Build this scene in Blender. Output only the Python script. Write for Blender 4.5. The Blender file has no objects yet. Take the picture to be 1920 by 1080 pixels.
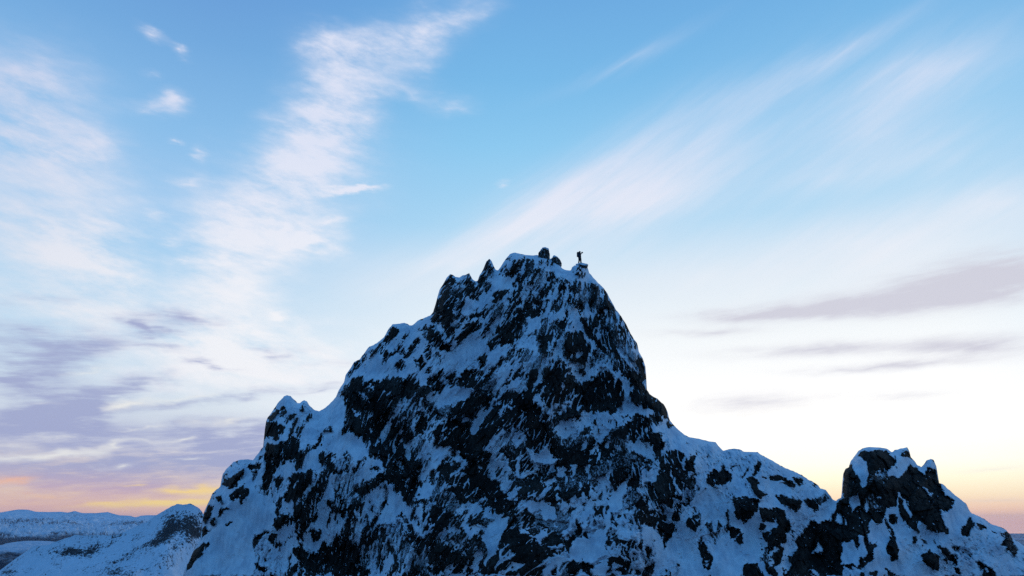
import bpy, bmesh, math, random
import numpy as np
from mathutils import Vector, Matrix

# ------------------------------------------------------------------ camera, world, sun, exposure
SC = bpy.context.scene
C = SC.collection
FPX = 1400.0                       # focal length in pixels of a 1920 px wide frame
EYE = 978.0                        # eye-level row of that frame
PITCH = math.atan((EYE - 540.0) / FPX)
cp, sp = math.cos(PITCH), math.sin(PITCH)

cam_d = bpy.data.cameras.new('camera')
cam_d.sensor_width = 36.0
cam_d.lens = 36.0 * FPX / 1920.0
cam_d.clip_start = 1.0
cam_d.clip_end = 300000.0
cam = bpy.data.objects.new('camera', cam_d)
C.objects.link(cam)
cam.rotation_euler = (math.pi / 2 + PITCH, 0, 0)
SC.camera = cam

SC.view_settings.view_transform = 'Standard'
SC.view_settings.look = 'None'
SC.view_settings.exposure = 0.0
SC.view_settings.gamma = 1.0
SC.view_settings.use_curve_mapping = False
SC.cycles.use_denoising = False
SC.cycles.max_bounces = 6
SC.cycles.volume_bounces = 1


def ray(px, py):
    """direction through a point of the photograph, scaled so that y (depth) = 1: returns x, z per metre of depth"""
    px = np.asarray(px, float); py = np.asarray(py, float)
    u = (px - 960.0) / FPX; v = (540.0 - py) / FPX
    dy = cp - v * sp
    return u / dy, (sp + v * cp) / dy


def azel(px, py):
    tx, tz = ray(px, py)
    return math.degrees(math.atan2(float(tx), 1.0)), math.degrees(math.atan2(float(tz), math.hypot(float(tx), 1.0)))


def lin(c):
    return tuple(((x / 255.0) / 12.92 if x / 255.0 <= 0.04045 else ((x / 255.0 + 0.055) / 1.055) ** 2.4) for x in c)


SUN_AZ, SUN_EL = 19.0, 1.2          # degrees, behind the mountain, just at the horizon

world = bpy.data.worlds.new('World')
SC.world = world
world.use_nodes = True
NT = world.node_tree
NT.nodes.clear()


class G:
    """small helper that writes node graphs"""
    def __init__(s, nt): s.nt = nt
    def n(s, t, **kw):
        x = s.nt.nodes.new(t)
        for k, v in kw.items(): setattr(x, k, v)
        return x
    def put(s, sock, v):
        if isinstance(v, bpy.types.NodeSocket): s.nt.links.new(v, sock)
        else: sock.default_value = v
    def m(s, op, a, b=0.0, c=0.0, clamp=False):
        x = s.n('ShaderNodeMath', operation=op, use_clamp=clamp)
        s.put(x.inputs[0], a); s.put(x.inputs[1], b); s.put(x.inputs[2], c)
        return x.outputs[0]
    def v(s, op, a, b=(0, 0, 0)):
        x = s.n('ShaderNodeVectorMath', operation=op)
        s.put(x.inputs[0], a)
        if op == 'SCALE': s.put(x.inputs['Scale'], b)
        else: s.put(x.inputs[1], b)
        return x.outputs[0]
    def smooth(s, x, a, b, lo=0.0, hi=1.0):
        r = s.n('ShaderNodeMapRange', interpolation_type='SMOOTHSTEP')
        s.put(r.inputs[0], x); s.put(r.inputs[1], a); s.put(r.inputs[2], b); s.put(r.inputs[3], lo); s.put(r.inputs[4], hi)
        return r.outputs[0]
    def mix(s, f, a, b):
        x = s.n('ShaderNodeMix', data_type='RGBA')
        s.put(x.inputs[0], f); s.put(x.inputs[6], a); s.put(x.inputs[7], b)
        return x.outputs[2]
    def noise(s, vec, scale, detail=4.0, rough=0.55, out=0):
        x = s.n('ShaderNodeTexNoise')
        s.put(x.inputs['Vector'], vec); x.inputs['Scale'].default_value = scale
        x.inputs['Detail'].default_value = detail; x.inputs['Roughness'].default_value = rough
        return x.outputs[out]
    def mapping(s, vec, loc=(0, 0, 0), rot=(0, 0, 0), scale=(1, 1, 1), kind='POINT'):
        x = s.n('ShaderNodeMapping', vector_type=kind)
        s.put(x.inputs[0], vec)
        x.inputs[1].default_value = loc; x.inputs[2].default_value = rot; x.inputs[3].default_value = scale
        return x.outputs[0]
    def ramp(s, f, stops):
        x = s.n('ShaderNodeValToRGB')
        s.put(x.inputs[0], f)
        e = x.color_ramp.elements
        while len(e) < len(stops): e.new(0.5)
        for el, (p, c) in zip(e, stops):
            el.position = p; el.color = tuple(c[:3]) + (1.0,)
        return x.outputs[0]


g = G(NT)
DIR = g.n('ShaderNodeTexCoord').outputs['Generated']
xyz = g.n('ShaderNodeSeparateXYZ'); g.put(xyz.inputs[0], DIR)
AZ = g.m('MULTIPLY', g.m('ARCTAN2', xyz.outputs[0], xyz.outputs[1]), 57.29578)
EL = g.m('MULTIPLY', g.m('ARCSINE', xyz.outputs[2]), 57.29578)
comb = g.n('ShaderNodeCombineXYZ'); g.put(comb.inputs[0], AZ); g.put(comb.inputs[1], EL)
P0 = comb.outputs[0]


def warp(vec, scale, amp, detail=3.0):
    c = g.noise(vec, scale, detail, 0.6, out=1)
    return g.v('SCALE', g.v('SUBTRACT', c, (0.5, 0.5, 0.5)), amp)


flat = g.mapping(DIR, scale=(1, 1, 3.0))
tilt = g.mapping(g.mapping(DIR, rot=(0, math.radians(30), 0)), scale=(0.45, 0.8, 4.2))
PW = g.v('ADD', P0, g.v('MULTIPLY', g.v('ADD', warp(flat, 5.0, 5.5), warp(flat, 18.0, 3.4)), (1.0, 0.75, 0.0)))     # ragged clouds
PS = g.v('ADD', P0, g.v('MULTIPLY', g.v('ADD', warp(tilt, 4.0, 2.6), warp(tilt, 16.0, 1.2)), (1.0, 1.0, 0.0)))      # combed cirrus
PL = g.v('ADD', P0, g.v('MULTIPLY', g.v('ADD', warp(flat, 5.0, 4.5), warp(flat, 17.0, 3.0)), (1.8, 0.36, 0.0)))     # low layered clouds


def blobs(P, rows, k=1.0, grow=1.0):
    acc = None
    for cx, cy, rx, ry, rot, w in rows:
        rx, ry, w = rx * grow, ry * grow, w * k
        a0, e0 = azel(cx, cy)
        r = math.radians(rot)
        a1, e1 = azel(cx + rx * math.cos(r), cy - rx * math.sin(r))
        a2, e2 = azel(cx - ry * math.sin(r), cy - ry * math.cos(r))
        lx = math.hypot(a1 - a0, e1 - e0); ly = math.hypot(a2 - a0, e2 - e0)
        q = g.mapping(P, (a0, e0, 0), (0, 0, math.atan2(e1 - e0, a1 - a0)), (lx, ly, 1), 'TEXTURE')
        gr = g.n('ShaderNodeTexGradient', gradient_type='QUADRATIC_SPHERE')
        g.put(gr.inputs[0], q)
        acc = g.m('MULTIPLY_ADD', gr.outputs[1], w, acc if acc is not None else 0.0)
    return acc


# --- clear-sky colours by elevation, on the sunward side, to the left of it and opposite
S = lambda e: max(0.0, min(1.0, e / 90.0))
RS = g.ramp(g.m('DIVIDE', EL, 90.0), [(S(0), (1.0, .60, .47)), (S(0.8), (1.06, .72, .50)), (S(1.7), (1.10, .92, .64)), (S(2.7), (1.16, 1.10, .82)), (S(3.8), (1.16, 1.15, 1.02)),
      (S(5.5), (1.18, 1.18, 1.13)), (S(9), (1.10, 1.11, 1.11)), (S(13.5), (.95, 1.0, 1.03)), (S(17.5), lin((226, 241, 253))), (S(22), lin((174, 221, 250))), (S(28), lin((142, 206, 246))),
      (S(33), lin((120, 189, 238))), (S(39), lin((106, 172, 229))), (S(60), lin((74, 138, 208))), (S(90), lin((56, 118, 192)))])
RL = g.ramp(g.m('DIVIDE', EL, 90.0), [(S(0), lin((240, 184, 168))), (S(1.6), lin((240, 208, 184))), (S(5), lin((206, 210, 228))), (S(8), lin((216, 230, 243))), (S(12), lin((196, 226, 248))),
      (S(16), lin((180, 219, 248))), (S(21), lin((163, 208, 246))), (S(27), lin((138, 193, 239))), (S(33), lin((114, 172, 227))), (S(39), lin((97, 153, 218))), (S(60), lin((66, 126, 202))), (S(90), lin((56, 118, 192)))])
RA = g.ramp(g.m('DIVIDE', EL, 90.0), [(S(0), lin((96, 134, 188))), (S(5), lin((100, 138, 192))), (S(12), lin((74, 138, 202))), (S(30), lin((56, 134, 200))), (S(60), lin((52, 126, 197))), (S(90), lin((54, 120, 193)))])
dA = g.m('ABSOLUTE', g.m('SUBTRACT', AZ, 15.0))
dA = g.m('MINIMUM', dA, g.m('SUBTRACT', 360.0, dA))
BASE = g.mix(g.smooth(dA, 14.0, 42.0), RS, RL)
BASE = g.mix(g.smooth(dA, 55.0, 115.0), BASE, RA)
# the physical twilight sky gives part of the clear-sky light
nish = g.n('ShaderNodeTexSky', sky_type='NISHITA')
nish.sun_disc = False
nish.sun_elevation = math.radians(SUN_EL)
nish.sun_rotation = math.radians(SUN_AZ)
nish.altitude = 1200.0
NISH = g.v('SCALE', nish.outputs[0], 0.10)
BASE = g.mix(0.06, BASE, NISH)

# --- clouds
W = blobs(PW, [
    (40, 140, 210, 110, -20, .7), (110, 275, 200, 90, -15, .85), (0, 240, 280, 240, 0, .65), (170, 280, 90, 30, 5, .4),
    (90, 430, 330, 150, -8, .95), (200, 415, 130, 90, -10, .45), (190, 500, 160, 90, -30, .7), (235, 515, 70, 50, -10, .5), (100, 580, 340, 130, 0, .75),
    (790, 60, 170, 90, 25, .9), (700, 95, 160, 80, 0, .6), (630, 88, 60, 60, 0, .7), (640, 140, 70, 110, 0, .5), (855, 20, 110, 45, 25, .5), (800, 115, 70, 60, 0, .35),
    (610, 215, 170, 120, 60, .8), (580, 280, 190, 110, 50, .6), (645, 250, 90, 130, 0, .45), (540, 345, 280, 120, 15, .75),
    (480, 425, 220, 110, 5, .8), (560, 442, 110, 40, 12, .7), (440, 510, 150, 160, 0, 1.15), (600, 440, 60, 30, 10, .35),
    (400, 620, 280, 90, 0, .75), (440, 670, 330, 110, 0, .9), (560, 690, 260, 110, 5, .7), (330, 690, 220, 80, 0, .5),
    (760, 165, 110, 30, -25, .45), (825, 197, 70, 34, 10, .55), (690, 172, 55, 40, 0, .4)], 0.95, 1.22)
SMALL = blobs(g.v('ADD', P0, g.v('MULTIPLY', g.v('ADD', warp(flat, 14.0, 2.2), warp(flat, 40.0, 1.4)), (1.0, 0.7, 0.0))), [
    (288, 64, 55, 22, -25, 1.0), (340, 96, 40, 20, -35, .8), (320, 192, 62, 40, -5, 1.1), (285, 205, 80, 26, 0, .45), (320, 266, 28, 12, -12, .6),
    (375, 290, 36, 18, -40, .55), (288, 140, 30, 16, 0, .35), (650, 356, 90, 13, 7, 1.2), (690, 353, 45, 14, 5, .7), (615, 410, 70, 16, 8, .5), (575, 448, 50, 22, 10, .8), (525, 432, 40, 18, 20, .6),
    (945, 343, 24, 14, 10, .5), (515, 585, 34, 20, -25, .7), (350, 335, 60, 14, 0, .4), (330, 455, 40, 16, 10, .5), (335, 485, 50, 14, 0, .5), (300, 400, 60, 20, 0, .35)])
CIR = blobs(PS, [
    (1070, 360, 400, 80, 31, .8), (1120, 385, 300, 95, 22, .6), (960, 430, 240, 50, 26, .6), (1230, 360, 220, 90, 20, .35),
    (1180, 110, 270, 28, 29, .38), (1360, 190, 360, 60, 28, .22), (1570, 95, 330, 34, 30, .42), (1480, 165, 280, 32, 32, .22), (1760, 135, 420, 60, 25, .36), (1640, 240, 460, 140, 24, .42),
    (1780, 300, 340, 110, 16, .4), (1560, 330, 420, 60, 18, .3), (1620, 470, 560, 140, 9, .75), (1880, 380, 420, 80, 16, .6), (1300, 520, 520, 130, 6, .4), (1380, 260, 600, 200, 28, .36), (1180, 370, 420, 150, 24, .45), (1720, 130, 460, 160, 28, .30), (860, 495, 420, 60, 8, .35), (720, 545, 360, 70, 6, .3)], 0.95, 1.25)
LAV = blobs(PL, [
    (310, 590, 130, 30, -6, .85), (240, 612, 90, 34, -18, .85), (380, 678, 80, 11, -16, .9), (420, 690, 70, 10, -8, .6), (490, 656, 90, 28, -10, .55), (540, 660, 90, 20, 10, .35),
    (20, 620, 180, 60, 0, .5), (30, 705, 190, 90, 0, .9), (100, 775, 260, 75, 16, .95), (240, 725, 180, 40, 18, .6), (60, 800, 240, 70, 0, .8), (250, 850, 420, 60, 2, .85), (430, 825, 220, 55, 0, .75), (460, 865, 260, 60, 0, .8),
    (150, 878, 320, 50, 0, .8), (200, 915, 380, 50, 0, .7), (300, 762, 240, 26, 8, .4), (560, 728, 180, 16, 9, .55), (420, 742, 240, 18, 10, .5), (130, 650, 260, 50, 4, .55), (60, 560, 220, 26, 4, .4), (330, 800, 240, 26, 6, .6), (520, 800, 200, 24, 8, .55), (250, 640, 160, 22, -6, .4), (60, 950, 240, 36, 0, .5), (330, 920, 160, 22, 0, .5), (600, 680, 140, 16, 10, .3)], 0.86, 1.15)
LAVR = blobs(g.v('ADD', P0, g.v('MULTIPLY', g.v('ADD', warp(flat, 4.0, 2.6), warp(flat, 15.0, 1.6)), (1.6, 0.4, 0.0))), [
    (1600, 574, 520, 46, 5, 1.1), (1400, 592, 300, 24, 3, .95), (1800, 535, 420, 85, 8, 1.1), (1880, 505, 300, 85, 10, .7), (1540, 655, 520, 32, 4, .8), (1820, 652, 320, 48, 4, .85), (1640, 690, 380, 20, 4, .8), (1400, 752, 300, 50, 4, .6), (1320, 622, 280, 24, 3, .55), (1700, 740, 320, 34, 3, .4), (1860, 880, 180, 12, 4, .35), (1850, 937, 200, 12, 1, .3)])
LIT = blobs(PL, [
    (60, 852, 200, 20, 3, .9), (200, 835, 150, 16, 8, .7), (20, 835, 120, 14, 0, .5), (330, 822, 130, 12, 3, .6), (180, 872, 100, 12, 4, .5), (250, 762, 110, 22, 4, .8), (330, 745, 160, 18, 6, .5), (400, 790, 160, 16, 6, .5), (60, 760, 110, 14, 0, .4), (150, 690, 130, 24, 8, .4), (330, 860, 120, 9, 4, .5), (90, 822, 90, 9, 6, .5), (250, 800, 120, 10, 8, .45)])
GLOW = blobs(PL, [(320, 940, 260, 17, 2, 1.3), (350, 914, 210, 15, 3, .9), (430, 930, 180, 60, 0, .5), (36, 898, 90, 28, 0, .8), (180, 950, 320, 16, 0, .5), (85, 930, 70, 14, 0, .5), (205, 908, 60, 8, 0, .6)])

n1 = g.m('ADD', g.m('MULTIPLY', g.noise(flat, 8.0, 7.0, 0.62), 0.6), g.m('MULTIPLY', g.noise(g.mapping(g.mapping(DIR, rot=(0, math.radians(-14), 0)), scale=(1, 1, 3.4)), 16.0, 7.0, 0.68), 0.4))
n2 = g.m('ADD', g.m('MULTIPLY', g.noise(g.mapping(DIR, scale=(1, 1, 5.0)), 9.0, 6.0, 0.6), 0.55), g.m('MULTIPLY', g.noise(g.mapping(g.mapping(DIR, rot=(0, math.radians(6), 0)), scale=(1, 1, 9.0)), 19.0, 6.0, 0.66), 0.45))
n3 = g.noise(tilt, 9.0, 6.0, 0.62)
# elsewhere on the dome the same kinds of cloud go on
dV = g.m('ABSOLUTE', AZ)
away = g.smooth(dV, 40.0, 60.0)
away = g.m('MAXIMUM', away, g.smooth(EL, 42.0, 56.0))
GEN = g.m('MULTIPLY', g.smooth(g.noise(g.mapping(DIR, scale=(1, 1, 2.2)), 2.6, 5.0, 0.6), 0.5, 0.72), g.m('MULTIPLY', away, 0.42))

Wd = g.m('MULTIPLY', W, g.m('MULTIPLY_ADD', n1, 4.4, -1.25))
Wd = g.m('ADD', Wd, g.m('MULTIPLY', SMALL, g.m('MULTIPLY_ADD', n1, 2.4, -0.2)))
Wd = g.m('ADD', Wd, g.m('MULTIPLY', CIR, g.m('MULTIPLY_ADD', n3, 1.3, 0.28)))
Wd = g.m('ADD', Wd, GEN)
Wd = g.smooth(Wd, -0.12, 1.25, 0.0, 0.92)
side = g.smooth(dA, 30.0, 110.0)
white = g.mix(g.smooth(EL, 12.0, 30.0), g.mix(side, (.93, .93, .96, 1), lin((140, 150, 190)) + (1,)), g.mix(side, lin((226, 230, 247)) + (1,), lin((128, 150, 200)) + (1,)))
SKY = g.mix(Wd, BASE, white)
Ld = g.m('MULTIPLY', LAV, g.m('MULTIPLY_ADD', n2, 4.8, -1.45))
Ld = g.m('ADD', Ld, g.m('MULTIPLY', LAVR, g.m('MULTIPLY_ADD', n2, 2.8, -0.42)))
Ld = g.smooth(Ld, 0.0, 0.95, 0.0, 0.9)
lav = g.mix(g.smooth(AZ, -12.0, 10.0), g.mix(g.smooth(EL, 0.5, 4.0), lin((214, 172, 184)) + (1,), lin((160, 168, 206)) + (1,)), lin((208, 207, 220)) + (1,))
SKY = g.mix(Ld, SKY, lav)
Td = g.smooth(g.m('MULTIPLY', LIT, g.m('MULTIPLY_ADD', n2, 3.4, -0.6)), 0.1, 0.9, 0.0, 0.85)
SKY = g.mix(Td, SKY, lin((240, 240, 236)) + (1,))
Gd = g.smooth(g.m('MULTIPLY', GLOW, g.m('MULTIPLY_ADD', n2, 1.7, 0.15)), 0.08, 1.0, 0.0, 0.95)
SKY = g.mix(Gd, SKY, g.mix(g.smooth(AZ, -33.0, -27.0), lin((244, 190, 160)) + (1,), lin((255, 222, 140)) + (1,)))
bgn = g.n('ShaderNodeBackground'); g.put(bgn.inputs[0], SKY); bgn.inputs[1].default_value = 1.0
wo = g.n('ShaderNodeOutputWorld'); NT.links.new(bgn.outputs[0], wo.inputs[0])

sun_d = bpy.data.lights.new('sun', 'SUN')
sun_d.energy = 0.2
sun_d.angle = math.radians(1.5)
sun_d.color = (1.0, 0.55, 0.42)
sun = bpy.data.objects.new('sun', sun_d)
C.objects.link(sun)
_d = Vector((math.sin(math.radians(SUN_AZ)) * math.cos(math.radians(SUN_EL)), math.cos(math.radians(SUN_AZ)) * math.cos(math.radians(SUN_EL)), math.sin(math.radians(SUN_EL))))
sun.rotation_euler = _d.to_track_quat('Z', 'Y').to_euler()

# ------------------------------------------------------------------ helpers
def tag(o, label=None, cat=None, group=None, kind=None):
    for k, v in (('label', label), ('category', cat), ('group', group), ('kind', kind)):
        if v: o[k] = v
    return o


def link(name, me, mats=(), parent=None):
    o = bpy.data.objects.new(name, me)
    for m_ in (mats if isinstance(mats, (list, tuple)) else [mats]): me.materials.append(m_)
    C.objects.link(o)
    if parent is not None: o.parent = parent
    return o


def grid_mesh(name, V, F, smooth=True, attr=None):
    """mesh from numpy vertices (n,3) and quads (m,4)"""
    me = bpy.data.meshes.new(name)
    me.vertices.add(len(V)); me.vertices.foreach_set('co', np.ascontiguousarray(V, np.float32).ravel())
    me.loops.add(F.size); me.loops.foreach_set('vertex_index', np.ascontiguousarray(F, np.int32).ravel())
    me.polygons.add(len(F)); me.polygons.foreach_set('loop_start', np.arange(0, F.size, F.shape[1], dtype=np.int32))
    me.update(calc_edges=True)
    me.validate()
    me.polygons.foreach_set('use_smooth', np.full(len(me.polygons), smooth))
    if attr:
        for k, a in attr.items():
            t = me.attributes.new(k, 'FLOAT', 'POINT'); t.data.foreach_set('value', np.ascontiguousarray(a, np.float32))
    return me


def compact(V, F, attr):
    used = np.zeros(len(V), bool); used[F.ravel()] = True
    idx = np.cumsum(used) - 1
    return V[used], idx[F], {k: a[used] for k, a in attr.items()}


def tables(seed):
    r = np.random.RandomState(seed)
    return r.permutation(256), r.rand(256), r.rand(256), r.rand(256), r.rand(256)


_T = {}
def T(seed):
    if seed not in _T: _T[seed] = tables(seed)
    return _T[seed]


def perlin(x, y, seed):
    p, a = T(seed)[:2]
    xi = np.floor(x).astype(np.int64); yi = np.floor(y).astype(np.int64)
    fx = x - xi; fy = y - yi
    ux = fx * fx * fx * (fx * (fx * 6 - 15) + 10); uy = fy * fy * fy * (fy * (fy * 6 - 15) + 10)
    def gr(ix, iy, dx, dy):
        h = a[p[(p[ix & 255] + iy) & 255]] * 2 * math.pi
        return np.cos(h) * dx + np.sin(h) * dy
    n0 = gr(xi, yi, fx, fy) * (1 - ux) + gr(xi + 1, yi, fx - 1, fy) * ux
    n1_ = gr(xi, yi + 1, fx, fy - 1) * (1 - ux) + gr(xi + 1, yi + 1, fx - 1, fy - 1) * ux
    return (n0 * (1 - uy) + n1_ * uy) * 1.55


def fbm(x, y, seed, oct_=4, gain=0.5):
    t = 0; a = 1.0; s = 0
    for k in range(oct_):
        t = t + a * perlin(x * 2 ** k, y * 2 ** k, seed + k * 7); s += a; a *= gain
    return t / s


def facets(x, y, seed, tilt=1.0):
    """broken rock: every cell of a jittered lattice is a tilted plane; returns height (about -1..1) and distance to the cell border"""
    p, jx, jy, hh, gg = T(seed)
    xi = np.floor(x).astype(np.int64); yi = np.floor(y).astype(np.int64)
    d1 = np.full(x.shape, 9.0); d2 = np.full(x.shape, 9.0); val = np.zeros(x.shape)
    for ox in (-1, 0, 1):
        for oy in (-1, 0, 1):
            cx = xi + ox; cy = yi + oy
            h = p[(p[cx & 255] + cy) & 255]
            dx = x - (cx + 0.1 + 0.8 * jx[h]); dy = y - (cy + 0.1 + 0.8 * jy[h])
            d = dx * dx + dy * dy
            v = (hh[h] - 0.5) * 1.3 + tilt * (np.cos(gg[h] * 6.2832) * dx + np.sin(gg[h] * 6.2832) * dy)
            near = d < d1
            d2 = np.where(near, d1, np.minimum(d2, d)); val = np.where(near, v, val); d1 = np.where(near, d, d1)
    return val, np.sqrt(d2) - np.sqrt(d1)


def sstep(a, b, x):
    t = np.clip((x - a) / (b - a), 0, 1)
    return t * t * (3 - 2 * t)


# ------------------------------------------------------------------ materials
def material(name):
    m_ = bpy.data.materials.new(name); m_.use_nodes = True
    m_.node_tree.nodes.clear()
    q = G(m_.node_tree)
    b = q.n('ShaderNodeBsdfPrincipled'); o = q.n('ShaderNodeOutputMaterial')
    m_.node_tree.links.new(b.outputs[0], o.inputs[0])
    return m_, q, b


def attr(q, name):
    return q.n('ShaderNodeAttribute', attribute_name=name).outputs['Fac']


def make_rock():
    m_, q, b = material('rock')
    pos = q.n('ShaderNodeTexCoord').outputs['Object']
    big = q.noise(pos, 0.35, 5, 0.6)
    fine = q.noise(q.mapping(pos, rot=(0, .35, 0), scale=(1.5, 1, .6)), 3.0, 6, 0.7)
    col = q.ramp(q.m('ADD', q.m('MULTIPLY', big, 0.5), q.m('MULTIPLY', fine, 0.5)), [(0.34, (.006, .0048, .004)), (0.5, (.020, .016, .013)), (0.62, (.055, .045, .038)), (0.72, (.10, .085, .075))])
    # thin rime and blown snow that sticks to the rough rock
    streak = q.noise(q.mapping(pos, scale=(2.6, 2.6, 1.1)), 2.2, 6, 0.7)
    rime = q.smooth(q.m('ADD', streak, q.m('MULTIPLY', attr(q, 'rime'), 0.24)), 0.66, 0.74)
    col = q.mix(q.m('MULTIPLY', rime, 0.6), col, (.62, .64, .67, 1))
    q.put(b.inputs['Base Color'], col); b.inputs['Roughness'].default_value = 0.8
    b.inputs['Specular IOR Level'].default_value = 0.1
    return m_


def make_snow():
    m_, q, b = material('snow')
    pos = q.n('ShaderNodeTexCoord').outputs['Object']
    tone = q.m('ADD', q.m('MULTIPLY', q.noise(pos, 0.5, 6, 0.62), 0.6), q.m('MULTIPLY', q.noise(q.mapping(pos, rot=(0, .3, 0), scale=(1.6, 1, .22)), 1.6, 5, 0.6), 0.4))
    col = q.mix(q.smooth(tone, 0.36, 0.62), (.60, .64, .70, 1), (.90, .91, .92, 1))
    # grit and rock tips showing through where the cover is thin
    grit = q.smooth(q.m('ADD', q.noise(q.mapping(pos, scale=(1.6, 1.6, .8)), 4.0, 6, 0.72), q.m('MULTIPLY', attr(q, 'rime'), 0.20)), 0.71, 0.77)
    col = q.mix(q.m('MULTIPLY', grit, 0.85), col, (.06, .05, .042, 1))
    q.put(b.inputs['Base Color'], col); b.inputs['Roughness'].default_value = 0.75
    b.inputs['Specular IOR Level'].default_value = 0.2
    return m_


ROCK, SNOW = make_rock(), make_snow()


def simple(name, col, rough=0.8, scale=8.0, var=0.35):
    m_, q, b = material(name)
    pos = q.n('ShaderNodeTexCoord').outputs['Object']
    q.put(b.inputs['Base Color'], q.mix(q.noise(pos, scale, 4, 0.6), tuple(c * (1 - var) for c in col) + (1,), tuple(min(1, c * (1 + var)) for c in col) + (1,)))
    b.inputs['Roughness'].default_value = rough
    return m_


# ------------------------------------------------------------------ the mountain: skyline and rock plan read from the photograph, in its pixels
SKYLINE = [(150, 1460), (200, 1360), (270, 1230), (340, 1090), (350, 1060), (362, 1035), (376, 1010), (379, 985), (380, 975), (382, 962), (388, 948), (392, 940), (398, 925), (404, 920),
    (413, 912), (415, 900), (418, 888), (424, 880), (438, 866), (450, 862), (466, 861), (474, 863), (480, 855), (490, 842), (494, 837), (495.5, 820), (496.5, 805), (499, 790), (502, 783),
    (510, 772), (520, 757), (532, 743), (538, 741), (545, 743), (553, 751), (558, 756), (562, 755), (570, 750), (575, 752), (580, 760), (588, 768), (598, 771), (607, 767), (618, 757),
    (630, 744), (635, 732), (640, 723), (645, 717), (648, 703), (657, 690), (663, 680), (675, 673), (682, 663), (690, 652), (707, 643), (720, 632), (730, 615), (736, 608), (747, 607),
    (759, 605), (768, 610), (773, 610), (783, 601), (793, 597), (806, 592), (812, 585), (816, 572), (820, 557), (824, 544), (831, 532), (837, 521), (844, 514), (849, 515), (854, 519),
    (861, 520), (870, 516), (880, 512), (886, 524), (892, 527.5), (896, 526), (899, 516), (906, 505), (912, 490), (917.5, 484.5), (921, 489), (925, 497), (929, 505.5), (934, 507),
    (939, 500), (945, 491), (951, 482), (956, 476), (966, 473.5), (975, 475.6), (985, 478), (1000, 479), (1006, 478), (1014, 479), (1030, 485), (1036, 485), (1044, 491), (1054, 503),
    (1060, 505.6), (1066, 507), (1071, 507), (1072.5, 501.5), (1077, 498), (1084, 497.2), (1095, 497.2), (1100, 499.5), (1103, 505), (1105, 512), (1110, 517.5), (1117, 525), (1125, 534), (1132.5, 541), (1139, 550), (1144, 561), (1150, 571),
    (1155, 581), (1165, 593), (1175, 610), (1183, 627), (1195, 645), (1198, 660), (1205, 672), (1210, 687), (1211.5, 703), (1212.5, 730), (1218, 739), (1233, 748), (1245, 759),
    (1252, 772), (1254, 782), (1257, 790), (1265, 799), (1277, 810), (1290, 819), (1310, 822.5), (1327, 827), (1342, 829), (1348, 837), (1356, 845), (1368, 842), (1377, 841),
    (1388, 842.5), (1395, 847), (1420, 847.5), (1433, 856), (1450, 864), (1463, 873), (1477, 879), (1498, 888), (1523, 903), (1534, 910), (1538, 916), (1548, 918), (1555, 927),
    (1562, 937), (1567.5, 939), (1573, 935), (1578, 932.5), (1579.5, 920), (1580.5, 902), (1581.5, 887), (1585, 879), (1591.5, 876), (1595, 865), (1603, 854), (1610, 845),
    (1620, 839.7), (1630, 838), (1650, 839), (1663, 841), (1673, 847.5), (1678, 844), (1688, 841), (1701, 838.7), (1705, 845), (1708, 858), (1715, 865), (1720, 872), (1727.5, 876),
    (1733, 870), (1738, 862.5), (1745, 860), (1751, 863), (1756, 875), (1757.5, 887), (1759, 895), (1760, 905), (1768, 908), (1777, 916), (1788, 926), (1800, 935), (1812, 945),
    (1818, 958), (1822, 962.5), (1837, 968), (1848, 975), (1857, 982), (1873, 987), (1887, 994), (1893, 1001), (1902, 1012), (1912, 1017), (1920, 1023), (2000, 1070), (2200, 1200), (2400, 1340)]
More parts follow.
